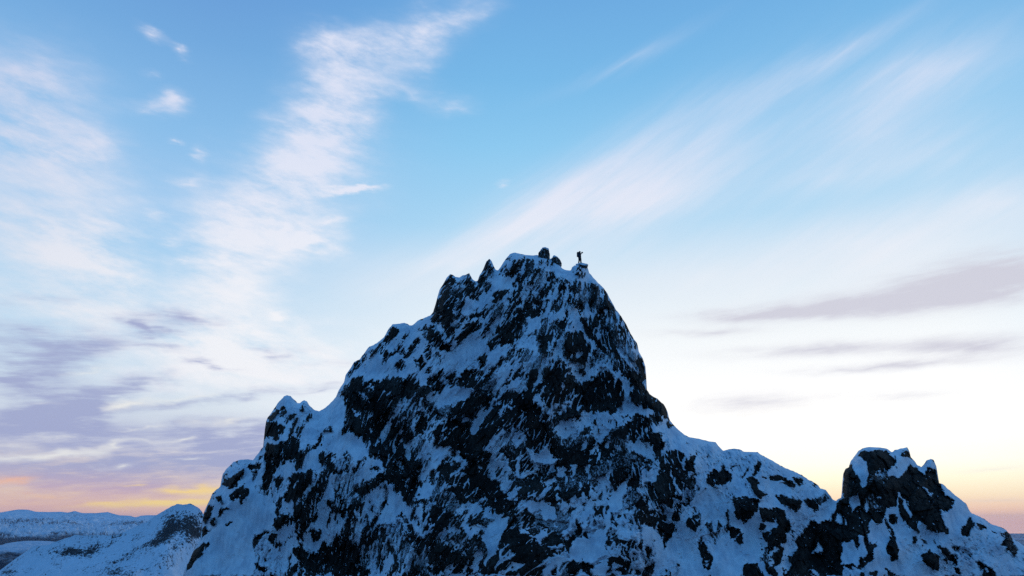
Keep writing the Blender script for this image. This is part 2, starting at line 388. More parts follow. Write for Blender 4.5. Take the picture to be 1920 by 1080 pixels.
PLAN = """@ 0 0 1
-.55: 150,440 2100,440 2100,1080 150,1080
.1: 640,720 900,700 1230,720 1280,850 1240,1080 560,1080 640,900
@ 760 730 6
.1: 0,0 1920,0 1920,1080 0,1080
@ 1060 730 6
.0: 0,480 300,540 600,600 720,720 700,960 600,1080 0,1080
@ 640 900 6
.1: 0,0 1920,0 1920,1080 0,1080
@ 920 900 6
.1: 0,0 1920,0 1920,1080 0,1080
@ 920 580 6
.0: 0,0 1400,0 1700,600 1900,1080 0,1080
@ 800 460 8
.35: 340,440 460,560 620,430 740,560 760,800 600,760 560,900 400,950 250,1080 60,1080 130,900 180,680 250,580
-.3: 1040,380 1920,300 1920,1080 700,1080 760,850
.7: 300,480 400,470 470,590 420,610 330,590
1: 580,480 640,430 700,540 745,600 745,720 700,740 600,700 570,610 610,540
1: 740,760 770,640 830,600 780,760 750,830
.25: 940,200 1020,340 1040,440 1000,520 900,540 890,420 820,380
1: 780,450 880,420 890,530 840,600 790,720 755,650
.8: 880,260 940,280 1010,350 960,440 920,380 850,350
.6: 130,900 160,800 200,680 350,720 400,850 560,780 580,860 480,930 380,890 300,930 250,1000 120,1000
-.8: 620,760 710,760 760,860 700,960 600,900
.9: 60,1080 130,960 250,930 380,960 430,1080
-.8: 180,1040 250,1010 260,1080 180,1080
-1: 860,560 1080,420 1180,470 1340,430 1340,560 1250,640 1280,780 1100,850 900,880 740,1000 760,850 840,700
.1: 860,560 980,580 960,660 900,700 860,640
.9: 1080,400 1140,300 1200,290 1180,370 1120,430
.9: 1190,440 1250,360 1370,200 1470,190 1470,260 1350,400 1240,460
.7: 1200,190 1270,180 1290,230 1220,230
-1: 1220,150 1330,110 1480,140 1660,140 1680,190 1560,200 1480,190 1400,170 1300,170
.2: 1500,200 1620,250 1600,340 1480,320
.8: 1340,540 1370,430 1540,400 1540,480 1430,540
.3: 1480,350 1620,340 1640,390 1540,480 1500,420
.9: 1260,570 1330,560 1360,600 1310,660 1300,600
1: 980,790 1080,660 1160,650 1250,680 1250,730 1190,740 1120,810 1060,830 980,820
.8: 1360,690 1430,670 1440,690
.8: 1730,480 1820,390 1810,440 1760,480
.3: 1540,720 1620,580 1690,540 1680,640 1600,710
.8: 1690,730 1800,620 1920,540 1920,620 1820,680 1760,780 1700,780
.8: 1280,900 1340,820 1420,810 1400,880 1330,920
.8: 1420,930 1500,840 1620,800 1720,810 1780,860 1740,960 1700,1000 1640,1080 1240,1080 1260,960 1400,960
-1: 1570,960 1620,860 1650,900 1620,980
.5: 690,1040 780,980 860,1000 880,1080 700,1080
@ 1000 460 8
-.3: 0,300 1000,560 1320,1080 0,1080
-.95: 0,300 250,290 430,350 580,390 580,330 640,295 760,295 820,350 840,440 940,540 1080,680 1130,770 1040,640 900,560 700,520 500,520 400,470 300,400 100,360 0,340
.9: 630,340 690,300 800,310 810,360 720,340 650,355
1: 610,440 650,405 690,415 770,420 775,470 700,465
.5: 460,395 520,410 480,400
.8: 200,470 260,440 330,430 390,480 420,580 380,590 350,560 270,660 220,700 160,780 80,760 100,700 200,640 330,540 230,530
1: 390,600 440,570 500,640 510,680 440,720 390,680
.9: 480,560 520,540 545,580 500,600
.6: 540,600 580,600 570,720 535,670
-.8: 250,760 350,580 400,730 540,710 520,760 420,760 330,830 240,900 180,1080 150,1080
.9: 530,750 590,770 620,830 720,850 740,900 730,1020 680,980 640,920 580,910 560,860
.2: 330,830 420,790 500,860 440,910 360,960 240,1060 260,950
.4: 440,1050 500,960 540,1000 520,1080 450,1080
-.1: 600,560 860,560 880,740 830,880 760,940 720,850 600,750
.1: 930,580 1050,640 1150,800 1320,1080 860,1080 860,940 960,850
.95: 840,860 880,740 890,630 930,620 960,720 960,820 920,920 860,920
.8: 1010,650 1060,720 1030,730
.7: 1040,800 1110,830 1190,870 1230,980 1300,1060 1210,1040 1150,960 1080,880
-.8: 560,940 640,930 680,1080 540,1080
.8: 0,980 160,930 60,1060 0,1060
.7: 0,800 130,820 150,900 60,950 0,860
-1: 0,870 50,880 40,970 0,980
.5: 0,600 80,550 50,660 0,710
@ 640 580 6
-.75: 0,860 300,420 580,160 800,180 1000,80 1020,300 1150,480 1290,520 1420,310 1640,290 1640,440 1560,520 1400,680 1200,720 1000,720 900,720 560,760 220,830
.45: 50,740 130,620 250,510 440,390 530,380 470,480 400,490 330,530 200,640 110,720 80,760
1: 480,310 560,250 640,240 590,330 540,365 480,350
.6: 560,190 660,210 640,240 560,230
.7: 680,335 760,240 740,290 690,340
.8: 470,550 500,500 600,480 700,390 700,420 600,520 500,600 460,600
.9: 700,540 660,480 760,420 850,340 890,370 800,500 740,580
-.6: 690,470 740,455 725,520
.75: 870,230 950,180 1080,230 1150,350 1250,420 1200,470 1100,440 960,350 930,310 950,250
.95: 1000,100 1050,0 1230,0 1280,60 1230,150 1280,200 1230,250 1160,220 1130,160 1060,140 1010,150
-.8: 1090,60 1150,60 1120,100 1080,120
-.7: 1000,170 1080,150 1140,190 1150,250 1050,210
.85: 1280,330 1320,270 1480,130 1600,130 1520,230 1400,330 1300,370
.8: 1480,50 1600,0 1610,60 1520,90
.2: 1250,60 1480,60 1400,150 1300,190 1230,180
.9: 930,500 1010,400 1010,560 950,560 940,520
1: 810,570 900,530 950,610 880,690 850,620
.7: 960,660 1020,650 1000,700 940,700
.6: 580,660 680,580 730,600 690,720 640,670
.7: 1060,520 1080,510 1130,570 1080,540
.9: 1640,420 1680,320 1760,200 1860,110 1860,200 1760,350 1690,450
.6: 1640,220 1720,60 1690,100 1600,230
.9: 1830,330 1920,250 1920,420 1840,400
.95: 1530,620 1570,520 1630,530 1610,620 1550,660
.7: 1720,600 1800,510 1880,530 1760,640 1710,620
.7: 1640,680 1710,630 1700,690
.92: 60,880 100,800 270,710 220,830 330,810 440,830 560,760 700,770 850,720 830,850 950,900 930,960 820,940 720,1080 560,1080 500,1010 400,950 330,870 200,900 60,900
.75: 30,1030 40,950 200,930 330,930 400,1000 560,1030 560,1080 50,1080
-.8: 160,940 200,920 200,1000
-.4: 310,880 400,850 400,980 350,930
.7: 980,800 1060,740 1160,680 1130,760 1020,870 990,880
.9: 1070,880 1120,830 1160,840 1140,930 1080,930
.6: 1180,780 1300,680 1290,760 1200,820
.95: 1330,800 1400,700 1540,700 1560,770 1610,790 1580,860 1450,880 1340,850
.9: 1480,670 1530,670 1540,720 1480,710
-.8: 850,730 980,720 980,870 860,850
-.6: 960,930 1100,950 1200,840 1300,840 1450,910 1420,1000 1300,1080 1150,1080 1150,1000 960,1020
.5: 1460,910 1600,890 1730,900 1720,950 1640,1080 1420,1080
.7: 1740,1020 1920,920 1920,1080 1720,1080
-.7: 1640,480 1840,360 1800,520 1700,640 1620,640
-.4: 1740,780 1920,640 1920,900 1740,940
@ 920 580 6
.8: 0,300 120,130 250,60 420,0 580,0 520,100 400,120 330,220 260,330 220,420 160,440 160,380 0,430
-.7: 0,120 160,60 120,120 0,280
-.65: 400,110 570,70 550,220 420,280 540,310 500,440 290,440 330,330 400,230
.6: 550,310 660,260 740,280 690,410 640,480 550,460
-.8: 650,60 830,30 830,100 720,150 650,130
.8: 730,150 850,120 840,200 780,220
-.7: 880,0 980,0 1020,160 1080,260 1140,390 1220,460 1100,390 1020,300 960,200 870,150
.9: 1000,60 1060,100 1120,230 1200,330 1300,450 1300,520 1240,500 1180,400 1100,320 1030,180
-.6: 1060,30 1170,20 1160,140 1100,170
.75: 1150,80 1220,70 1250,180 1320,330 1400,420 1460,520 1560,640 1540,690 1440,640 1400,520 1300,420 1220,220
.0: 1230,30 1400,100 1560,250 1660,420 1600,520 1480,480 1400,380 1260,180
.45: 1380,30 1460,60 1560,230 1650,390 1660,440 1600,400 1500,260 1400,150
-.7: 1400,390 1480,470 1580,600 1680,740 1560,650 1460,540
.9: 1640,560 1700,540 1750,650 1740,850 1700,760 1640,660
.9: 1560,700 1640,720 1700,800 1760,930 1900,1020 1900,1080 1600,1080 1560,980 1600,860 1540,780
.85: 850,290 980,240 1060,320 1110,430 1120,560 1040,620 940,600 850,520 830,420
-1: 940,500 980,440 1030,500 970,560
-.6: 730,360 800,260 810,500 900,650 920,720 830,590 720,540 690,470
-.85: 880,590 1000,640 960,690 1040,740 1060,660 1200,600 1320,600 1340,660 1220,660 1180,740 1100,800 1040,860 1000,800 900,740
.7: 950,690 1040,650 1050,740 980,700
.75: 600,700 700,560 830,600 900,740 1030,870 1060,830 1160,750 1300,700 1430,760 1540,900 1500,960 1400,980 1250,1080 600,1080 580,900
-.6: 770,790 830,830 810,920
-.7: 560,600 660,510 590,660 590,790 520,880 460,920 500,800 560,700
.7: 280,470 380,440 340,500
.75: 420,690 500,670 520,740 460,880 380,880 400,800
-.5: 60,700 200,560 320,500 320,620 250,760 340,780 250,880 150,940 60,900
-.7: 0,600 150,370 260,450 120,540 0,640
.7: 80,560 180,530 160,590 60,640
.85: 100,1020 240,920 380,930 460,980 480,1080 60,1080
-.8: 470,980 560,1020 610,1080 480,1080
-.8: 780,1050 890,1030 900,1080
-.6: 1340,680 1480,690 1440,760 1560,850 1580,980 1600,1080 1490,1080 1520,960 1440,800
@ 460 730 6
-.8: 0,780 230,640 250,340 460,60 700,120 830,240 1050,60 1130,400 1280,540 1400,680 1380,760 1200,1080 0,1080
-1: 760,250 1050,60 1130,50 1110,400 1080,420 1280,540 1350,600 1400,680 1380,760 1230,850 1050,740 950,700 840,880 700,900 640,880 720,700 870,500 680,430
.7: 250,340 380,210 460,220 440,300 390,290 350,270 330,340
1: 215,450 310,380 400,420 380,510 270,560 230,540
.7: 370,460 430,420 440,460 400,510
.7: 420,380 450,310 580,240 520,340 460,390
.7: 610,200 680,180 630,240
.5: 480,580 500,440 560,350 580,330 560,420 520,520 500,590
.6: 560,520 610,400 740,270 740,310 680,430 600,520 560,600
.85: 220,760 250,610 340,600 470,600 440,720 380,860 300,1000 180,1080 230,900 300,780
.8: 480,760 520,620 610,550 590,680 560,800 460,800
.8: 590,700 700,620 720,640 680,720 620,860 580,920 560,900
.5: 740,660 800,590 890,480 880,520 800,650 740,700
.3: 890,460 940,420 990,460 930,490
.6: 820,800 890,700 920,700 870,850 830,830
.7: 890,850 940,740 1000,750 960,820 1000,900 1100,910 1060,950 960,940 900,1000 800,1080 840,960
.85: 500,1080 520,960 640,930 760,900 790,960 750,1040 700,1080
-.3: 1000,760 1200,760 1240,860 1300,960 1300,1080 1000,1080 1010,960
.7: 1080,750 1140,710 1220,760 1140,730
.4: 1200,900 1220,850 1370,760 1340,830 1240,930
.9: 1100,120 1140,40 1300,0 1920,0 1700,120 1640,200 1600,350 1500,500 1500,600 1640,720 1720,860 1780,960 1900,1060 1920,1080 1660,1080 1570,1040 1560,860 1480,770 1400,740 1380,680 1440,620 1380,590 1280,540 1180,460 1120,500 1080,430 1130,380 1160,280 1140,180
-.9: 1400,750 1500,770 1560,880 1480,980 1400,1060 1320,1000 1300,900
.7: 1410,890 1490,870 1470,920
.9: 1400,1040 1490,930 1550,900 1560,1040 1500,1080 1400,1080
-.9: 1220,240 1300,260 1290,310 1220,300
-.5: 1260,30 1330,40 1390,110 1360,130 1280,80
-.25: 1500,560 1640,220 1760,100 1920,60 1920,640 1800,820 1650,700
.6: 1760,480 1790,370 1850,380 1870,480 1890,560 1800,580
.75: 1700,660 1920,900 1920,1080 1880,1060 1780,900
@ 760 730 6
-.75: 230,60 360,60 440,0 730,0 700,100 560,180 500,120 400,220 350,210 340,130 250,150
.85: 490,190 580,160 720,100 760,60 900,60 830,180 780,240 740,350 640,290 600,320 540,260
.85: 310,500 330,420 460,360 600,330 720,400 700,560 760,560 860,400 1000,160 1100,80 1400,40 1440,120 1540,260 1600,300 1600,480 1700,540 1680,640 1500,680 1360,660 1370,480 1180,450 1100,420 1000,560 920,620 860,700 960,720 940,860 920,1000 1040,1080 540,1080 560,1000 720,880 660,760 580,680 500,660 540,560 470,620 340,650
-.7: 720,540 760,360 840,240 930,200 1000,90 1100,30 1030,130 960,230 870,330 790,430
-.6: 630,290 720,340 700,400 640,380
-.8: 1040,260 1080,210 1110,250 1080,320
-.8: 1160,160 1200,160 1210,230 1180,230
-.8: 920,610 1000,530 1090,400 1110,480 1040,580 980,660
-.7: 1190,540 1220,470 1350,450 1350,560 1300,640 1220,680 1180,600
-.7: 1170,540 1200,330 1220,330 1190,540
-.2: 50,560 200,450 330,380 320,640 200,860 60,820
-.95: 320,660 490,620 480,700 420,800 360,900 240,980 140,1060 180,960 280,800
.6: 0,830 150,800 200,880 120,960 0,1000
-.6: 530,760 580,680 650,760 700,860 660,900 560,820
-.8: 840,850 880,850 890,890 860,890
-.4: 950,880 1010,780 1140,830 1220,960 1240,1080 1050,1080 940,980
-.7: 1230,920 1290,720 1310,680 1290,860 1280,940 1450,920 1470,980 1300,1000 1240,980
.95: 1280,920 1310,760 1350,680 1400,800 1450,900 1380,930 1300,940
.0: 1520,840 1920,800 1920,1080 1500,1080
-.9: 1380,770 1420,700 1500,720 1590,640 1660,740 1780,790 1620,810 1520,830
-.9: 1680,480 1740,370 1900,330 1920,330 1920,480 1800,520
-.8: 1430,130 1500,120 1570,170 1540,240 1480,190
-.6: 1700,850 1860,920 1760,1000 1700,980
@ 1060 730 6
.9: 100,0 680,0 680,60 640,160 600,220 540,270 480,230 430,260 350,270 220,240 180,120
.95: 740,0 910,0 950,70 1040,110 1110,180 1160,300 1090,310 1010,280 920,230 930,140 900,180 820,200 760,150 720,90
-.9: 930,130 938,130 925,230 915,230
-.95: 660,100 730,110 830,200 920,190 1010,270 900,300 760,310 700,270 620,240
-.6: 190,240 300,260 440,290 440,240 540,280 640,280 660,370 560,430 480,540 380,600 300,500 240,440 0,480 0,380 160,380
.9: 640,280 700,270 750,350 690,350 640,330
.85: 770,350 800,290 850,300 860,420 900,300 920,380 860,480 800,560 740,610 700,600 720,520 660,560 500,530 560,480 620,430 690,390
-1: 950,360 1060,420 1100,310 1160,330 1140,420 1260,450 1340,520 1500,560 1700,600 1770,700 1600,900 1480,960 1460,740 1400,740 1280,700 1130,660 1080,720 1110,600 1100,500 990,500
.95: 920,300 1010,300 1060,360 1050,410 960,340
.8: 1130,400 1240,420 1250,440 1160,440
.95: 970,560 1000,490 1100,510 1110,620 1080,660 1030,760 990,640
.9: 720,640 860,770 920,840 990,830 940,860 870,830 740,700
-1: 740,650 820,540 900,600 980,700 1000,800 920,830 860,770
.6: 60,100 130,90 180,170 150,380 110,320 70,200
.8: 100,490 160,450 250,460 220,530 110,530
.8: 210,650 270,620 300,670
.9: 620,720 660,680 700,710 650,750
.45: 400,940 640,880 640,960 520,1040 440,1030
.95: 720,900 790,830 860,900 860,970 800,1000 780,1080 700,1080
-.8: 860,900 970,870 1060,900 1030,1060 830,1080
.85: 1060,820 1160,680 1250,700 1250,780 1170,820 1160,930 1070,950
.85: 1260,800 1290,710 1330,720 1320,800 1270,880 1210,930 1200,900
.9: 1310,900 1400,760 1440,740 1460,860 1450,960 1390,890 1330,960
.3: 1260,960 1380,920 1460,1000 1460,1080 1250,1080
.2: 1060,960 1200,950 1180,1080 1050,1080
1: 1590,1010 1640,920 1700,900 1760,920 1780,880 1800,920 1890,990 1860,1050 1780,1080 1640,1070
@ 1340 820 6
-1: 100,150 500,170 740,320 1190,575 1330,700 1365,720 1360,780 1270,970 1100,960 1080,1000 850,1060 500,1080 500,700 200,560 200,330
-1: 200,330 500,330 500,700 230,680 130,850 0,900 0,560 200,560
1: 0,380 60,390 100,350 120,400 210,440 180,500 80,540 0,520
.6: 180,330 280,290 220,310 200,360
.8: 320,440 360,350 340,430
.6: 440,350 520,290 510,340 460,410
.85: 370,470 420,430 490,510 480,560 600,660 510,670 440,620 420,540
.5: 510,560 700,680 660,670 520,590
.5: 520,450 610,430 600,450 530,470
.85: 620,480 650,420 760,430 680,470 720,500 800,460 930,530 900,570 820,530 690,500
.6: 830,420 900,430 980,480 1000,540 930,500
.6: 1110,510 1170,540 1170,570
.9: 680,640 760,640 860,660 900,720 960,680 990,700 950,800 920,850 820,820 740,730
.85: 1000,700 1130,700 1170,790 1150,830 1060,790
.1: 1170,730 1240,630 1250,700 1200,740
.55: 230,680 490,680 480,740 420,880 340,950 270,900 230,760
.9: 500,800 610,780 790,830 800,920 840,960 850,1060 640,1080 700,1010 740,980 720,930 560,940 520,900
.7: 130,850 160,800 180,1000 280,1040 300,1080 160,1080
.95: 1050,1010 1100,960 1270,970 1370,840 1360,780 1410,740 1430,820 1380,1000 1340,1060 1200,1080 1120,1060
1: 1440,400 1500,370 1530,320 1600,400 1620,500 1660,580 1640,640 1520,650 1460,680 1450,520
-1: 1520,300 1600,200 1700,280 1730,420 1720,500 1670,570 1630,520 1590,400
.95: 1460,690 1500,650 1640,600 1700,580 1720,640 1680,800 1760,900 1720,1080 1520,1080 1480,900
-1: 1500,650 1600,630 1640,760 1540,830 1510,760
-.7: 1370,850 1400,860 1430,960 1380,960
-.7: 1440,850 1460,880 1500,1010 1440,930
-.9: 1690,690 1740,790 1680,820
@ 1600 820 6
-1: 0,200 60,150 300,110 470,150 610,110 690,270 765,330 870,240 960,510 1320,860 1750,1080 400,1080 400,400 0,400
.95: 60,190 130,150 290,160 400,200 490,270 470,320 340,370 350,400 180,420 160,300 100,250
.0: 180,420 350,400 370,490 180,500
-.95: 360,370 480,310 450,190 600,120 620,140 560,230 680,270 560,400 500,520 380,420
.95: 530,200 610,160 650,220 580,230
.95: 580,370 640,320 720,400 790,520 840,600 820,720 760,740 620,700 500,570 580,500 620,440
-.6: 540,410 640,450 600,480 550,470
-.2: 680,340 800,440 880,560 910,690 850,680 780,560 700,420
.95: 800,400 850,320 930,380 950,440 950,540 1050,670 1140,690 1090,800 1040,850 980,810 900,680 840,520
-1: 820,330 830,270 870,240 920,290 910,360 860,330
.7: 1160,730 1200,715 1180,740
.95: 150,520 360,490 520,560 500,640 500,770 420,770 370,700 260,640 150,600
.95: 390,480 420,440 460,480 430,520
.3: 150,620 280,620 380,730 360,800 280,860 200,780
.75: 640,740 800,740 950,800 1000,940 960,960 880,940 840,880 720,830 650,800
.3: 640,800 840,860 900,1080 700,1080
-.9: 500,640 600,690 640,800 650,880 560,720 510,690 500,820 490,830
-.8: 400,780 480,830 520,960 600,1020 660,1080 420,1080 380,960 460,900
.8: 390,890 440,880 480,930 470,980 400,960
.95: 0,800 100,780 200,830 300,870 350,880 340,960 260,990 190,920 160,1080 0,1080
.6: 1250,960 1310,890 1340,960 1320,1000 1260,1060 1210,1080 1200,1040
.8: 1360,950 1440,960 1480,1010 1440,1030 1370,1010
.7: 1540,1060 1600,1060 1620,1080 1540,1080
@ 340 840 6
-1: 0,1080 450,440 780,380 900,520 1060,600 1040,860 800,1000 800,1440 0,1440
.75: 450,440 470,290 510,310 520,360 580,340 640,260 700,240 680,300 600,420 560,440
.9: 750,200 880,170 890,200 850,250 760,250
.85: 540,550 590,490 700,420 710,480 770,490 740,580 670,630 660,560 590,600 550,590
.8: 370,560 430,550 450,600 400,620
.6: 340,520 360,530 350,570
.95: 250,780 280,660 370,660 360,720 270,830
.8: 400,780 430,710 500,650 550,670 450,760
.8: 330,800 380,820 350,860
.8: 490,830 580,810 520,870
.8: 900,430 930,330 1010,290 1010,400 940,510
.9: 1150,520 1200,500 1250,300 1310,280 1500,240 1490,330 1380,460 1380,550 1280,580 1190,590
.8: 1470,430 1640,320 1620,460 1580,560 1500,640 1400,620 1320,600 1400,560
-1: 1370,530 1400,440 1460,380 1470,440 1420,530
.6: 1050,700 1090,630 1120,640 1060,730
.9: 1030,870 1090,790 1220,760 1290,760 1280,850 1180,870 1100,900
.7: 1280,700 1540,680 1530,760 1420,920 1340,1060 1290,1000 1300,860
.6: 810,1050 870,980 1000,950 900,980 840,1080
.5: 980,980 1060,960 1030,1040 980,1060
-.4: 1660,460 1720,290 1920,300 1920,590 1880,600 1780,520
.85: 1650,570 1700,640 1800,700 1900,640 1920,680 1820,780 1760,740 1660,660
-.7: 1560,680 1660,680 1760,760 1880,760 1780,920 1720,1000 1580,1020 1560,900 1480,900 1540,760
.85: 1440,950 1540,900 1560,1020 1500,1050 1440,990
.85: 1700,1050 1790,960 1920,720 1900,860 1840,960 1850,1080 1700,1080
@ 340 900 6
.95: 50,1010 60,930 120,800 240,710 300,690 310,710 160,900 60,1010
.8: 120,1080 180,1040 170,1070
.8: 1060,760 1090,690 1120,730
.8: 820,940 860,940 860,1010 950,1010 920,1060 870,1040
.6: 1000,1040 1060,1040 1060,1080 1000,1080
.55: 1200,1040 1240,960 1280,950 1370,1000 1390,1060 1160,1080
.6: 810,780 820,660 900,600 990,590 900,620 850,740
.95: 1260,760 1310,760 1400,790 1500,860 1560,790 1700,690 1840,690 1920,740 1920,1080 1440,1080 1380,980 1310,890 1270,830
-1: 1350,690 1430,590 1480,670 1560,690 1550,780 1510,850 1440,810
@ 640 900 6
.95: 0,680 80,740 160,700 250,700 200,800 190,920 240,1010 330,1030 320,1080 0,1080
-.5: 150,400 190,280 300,160 400,80 480,120 500,220 430,320 350,470 230,610 150,620
.8: 0,620 100,300 140,280 140,480 80,600 20,680
.7: 200,640 350,450 480,290 430,370 330,560 280,660 200,760
.7: 160,130 300,60 380,30 360,90 240,180 190,180
.8: 430,240 500,200 530,250 480,300
-.95: 490,20 600,100 700,330 760,420 900,540 940,620 860,620 740,440 640,470 620,480 480,510 380,510 500,290 540,180
.9: 320,0 490,0 470,80 380,60
.85: 540,40 760,0 800,90 720,140 780,180 730,240 690,160 620,110
-.8: 800,200 900,150 930,60 960,0 1080,50 1000,160 920,220 820,230
.85: 830,220 930,230 1010,180 1030,280 920,280 850,270
.8: 610,420 640,360 690,350 710,400 640,430
.7: 780,350 830,280 860,440 890,490 800,420
-.6: 810,380 850,280 920,300 920,400 910,480 850,430
.9: 1030,90 1330,80 1400,0 1720,0 1800,100 1900,260 1920,370 1760,410 1700,330 1620,180 1540,160 1420,230 1330,290 1280,160 1160,90
.3: 1040,180 1180,120 1300,220 1320,300 1240,400 1120,400 1040,320
.85: 950,430 1100,390 1250,380 1300,400 1180,500 1080,600 1060,700 1200,740 1340,850 1400,860 1380,1000 1280,930 1180,860 1060,870 1060,960 1100,1080 1000,1080 960,960 970,800 940,640 1030,520
-.6: 1080,640 1150,520 1320,370 1370,420 1280,520 1340,600 1200,560 1130,650
-.35: 1350,290 1480,270 1600,320 1740,400 1600,430 1580,600 1400,620 1360,480 1320,400
.2: 1360,620 1580,560 1580,740 1500,840 1360,800
.5: 1640,1060 1720,840 1820,640 1900,460 1920,430 1920,1080 1640,1080
-.95: 1760,420 1920,370 1880,440 1820,600 1800,700 1720,820 1640,1010 1610,960 1640,820 1580,660 1600,520
-.8: 1500,880 1590,760 1580,900 1540,1040 1480,1040 1470,940
-.9: 1380,920 1400,860 1430,920 1400,1010
.05: 200,850 280,680 380,680 430,830 400,960 300,1020 230,960
-.85: 440,1080 480,930 540,830 610,900 560,980 500,1080
-.05: 460,520 620,490 680,700 700,800 640,870 560,800
.65: 420,520 450,580 540,720 620,880 560,840 500,700
.75: 750,610 830,580 870,620 880,720 920,800 880,870 800,780
.7: 660,920 720,870 720,920 670,950
.7: 780,900 830,870 850,880 790,960
.1: 560,940 680,980 720,1080 520,1080
.3: 800,970 920,970 980,1080 780,1080
@ 920 900 6
.95: 0,0 60,20 130,130 230,230 280,320 320,380 260,370 80,410 20,340 0,260
-.4: 80,0 270,0 340,180 360,260 290,310 200,200
.8: 330,150 360,60 480,40 560,60 620,140 560,200 500,250 400,210
.9: 610,180 690,120 740,200 720,260 640,240
.7: 740,140 960,80 900,160 870,240 800,210
.8: 960,130 1100,60 1150,100 1100,200 1060,220 1030,150 990,240
-.85: 360,310 420,220 540,260 600,180 610,260 700,280 740,310 740,440 680,470 570,430 540,330 480,370
-.7: 900,180 960,140 980,230 940,250
-.8: 1010,240 1040,160 1080,230
.85: 350,370 400,330 480,380 490,480 430,520 360,480
.05: 740,250 1080,250 1080,340 1000,480 880,450 760,500
-.75: 1060,320 1100,240 1180,230 1150,360 1100,480 1040,570 1000,540
.8: 1140,340 1220,270 1300,350 1280,440 1210,420
-.15: 1170,130 1330,80 1330,260 1200,280
.85: 920,490 990,460 1010,560 1100,680 1080,690 960,590
.1: 1030,570 1140,480 1180,570 1120,660
-1: 1340,200 1440,60 1520,0 1540,120 1480,200 1490,300 1440,400 1320,560 1310,700 1280,740 1320,840 1150,900 1120,920 960,960 880,860 880,770 950,620 1100,690 1180,620 1280,540
.7: 1540,0 1670,0 1640,110 1580,100 1540,110
.85: 520,470 640,520 740,620 790,680 740,700 640,640 560,540
-.7: 770,610 830,550 880,590 830,640
-.85: 310,600 350,520 440,560 460,620 560,580 620,580 630,640 580,740 540,730 480,640 400,600
.8: 320,620 400,610 480,650 550,760 600,800 760,820 690,860 580,880 600,960 580,1080 320,1080 400,900
.45: 140,600 230,440 260,360 330,460 340,520 310,620 320,760 400,950 300,960 200,860 120,700
.55: 0,1080 30,850 110,700 240,920 300,1080
-.95: 130,680 155,700 250,920 320,1080 295,1080 232,925
.85: 620,760 560,700 640,640 740,700 760,820 700,840
.8: 820,720 920,600 940,620 880,760 870,840 800,780
-.8: 600,980 700,900 780,840 900,880 920,920 820,930 780,1080 600,1080
.8: 690,1060 720,970 750,980 740,1080 690,1080
.75: 820,930 930,920 960,970 1040,910 1140,930 1130,1000 1150,1080 860,1080 880,990
.75: 1310,700 1320,560 1380,460 1480,330 1500,440 1400,560 1360,680
.1: 1500,400 1540,280 1700,440 1720,500 1660,640 1540,700 1440,880 1340,840 1400,620
.6: 1540,700 1650,700 1640,800 1560,860
.9: 1610,270 1680,160 1760,230 1740,340 1840,340 1830,440 1900,480 1920,620 1840,560 1720,470
-.7: 1740,330 1760,230 1840,260 1840,340
-.8: 1660,640 1720,500 1830,540 1920,640 1920,1000 1820,900 1760,880 1680,900 1660,760
.15: 1320,880 1640,860 1720,900 1800,1080 1360,1080
-.9: 1150,930 1310,900 1360,1080 1160,1080
@ 1200 900 6
-1: 620,0 1040,0 1330,200 1340,560 1360,900 1330,1000 1150,970 1130,1080 120,1080 250,780 380,600 560,300
.1: 0,60 180,0 600,0 600,120 560,280 480,260 440,480 380,540 250,620 300,400 180,420 140,300 60,330 0,200
.9: 0,220 70,230 60,330 200,460 240,610 120,520 0,400
.9: 260,620 300,560 390,540 380,600 320,660 290,770
.7: 460,170 540,160 570,250 520,240
.7: 400,250 460,240 430,320
1: 760,0 1035,0 1000,40 900,60 780,50
.35: 510,560 580,360 610,340 690,480 660,600 620,560 580,580
.9: 630,710 680,680 740,760 740,830 800,880 820,960 800,1010 720,1000 710,900 660,820
-.9: 740,940 800,920 800,970 750,970
-.45: 840,430 970,430 960,600 860,660 700,640 720,500
.5: 800,830 820,750 880,700 850,740
.55: 1060,200 1320,190 1330,300 1270,420 1180,460 1100,420 1110,320 1060,280
.8: 970,360 1000,340 1010,520 1100,580 1120,600 1000,660 1000,500
.7: 1050,700 1130,600 1160,680 1140,740 1100,700
.7: 1330,540 1390,470 1410,500 1370,570
.92: 1340,320 1460,300 1630,350 1640,440 1690,480 1680,560 1640,690 1470,770 1430,720 1470,600 1570,500 1540,450 1380,460
.4: 1380,580 1450,580 1440,680 1400,680
.2: 1350,850 1440,760 1430,920 1370,900
.85: 1490,870 1640,740 1600,860 1540,980 1520,960
.8: 1690,560 1750,560 1750,600 1700,600
.9: 1750,640 1920,610 1920,1080 1780,1040 1740,930 1690,850 1780,800 1780,720
.8: 1150,970 1310,940 1330,1000 1390,1060 1380,1080 1160,1080
.8: 1430,980 1500,960 1560,1080 1500,1080
.2: 1600,1000 1760,960 1800,1080 1600,1080
.4: 70,760 130,680 150,840 90,860 160,870 60,900
.4: 0,940 90,900 120,1080 0,1080
@ 1480 900 6
.92: 200,530 290,490 420,490 520,360 540,260 570,270 560,330 530,500 640,480 680,580 600,660 560,900 580,960 560,1080 200,1080 100,1000 20,860 120,820 80,700 130,640 300,600
-.7: 250,820 320,730 400,800 370,840
-.7: 190,970 280,1010 330,1070 270,1060
-.6: 405,620 420,620 440,700 425,700
-.6: 455,745 550,840 545,1030 530,1030 530,850
-.8: 530,360 560,370 590,480 530,490
-.8: 600,370 640,450 670,550 600,480
.95: 620,0 760,0 830,100 860,130 820,300 900,340 1040,380 1050,450 1000,490 900,440 880,560 940,620 910,720 970,740 920,880 880,900 800,1000 740,1010 700,960 580,980 580,900 600,720 720,640 740,600 680,560 640,360 620,200
-1: 660,170 770,150 790,260 700,350 680,280
-1: 590,720 700,670 760,680 750,740 800,760 800,600 830,630 890,870 800,890 780,940 750,1000 680,930 580,960 610,800
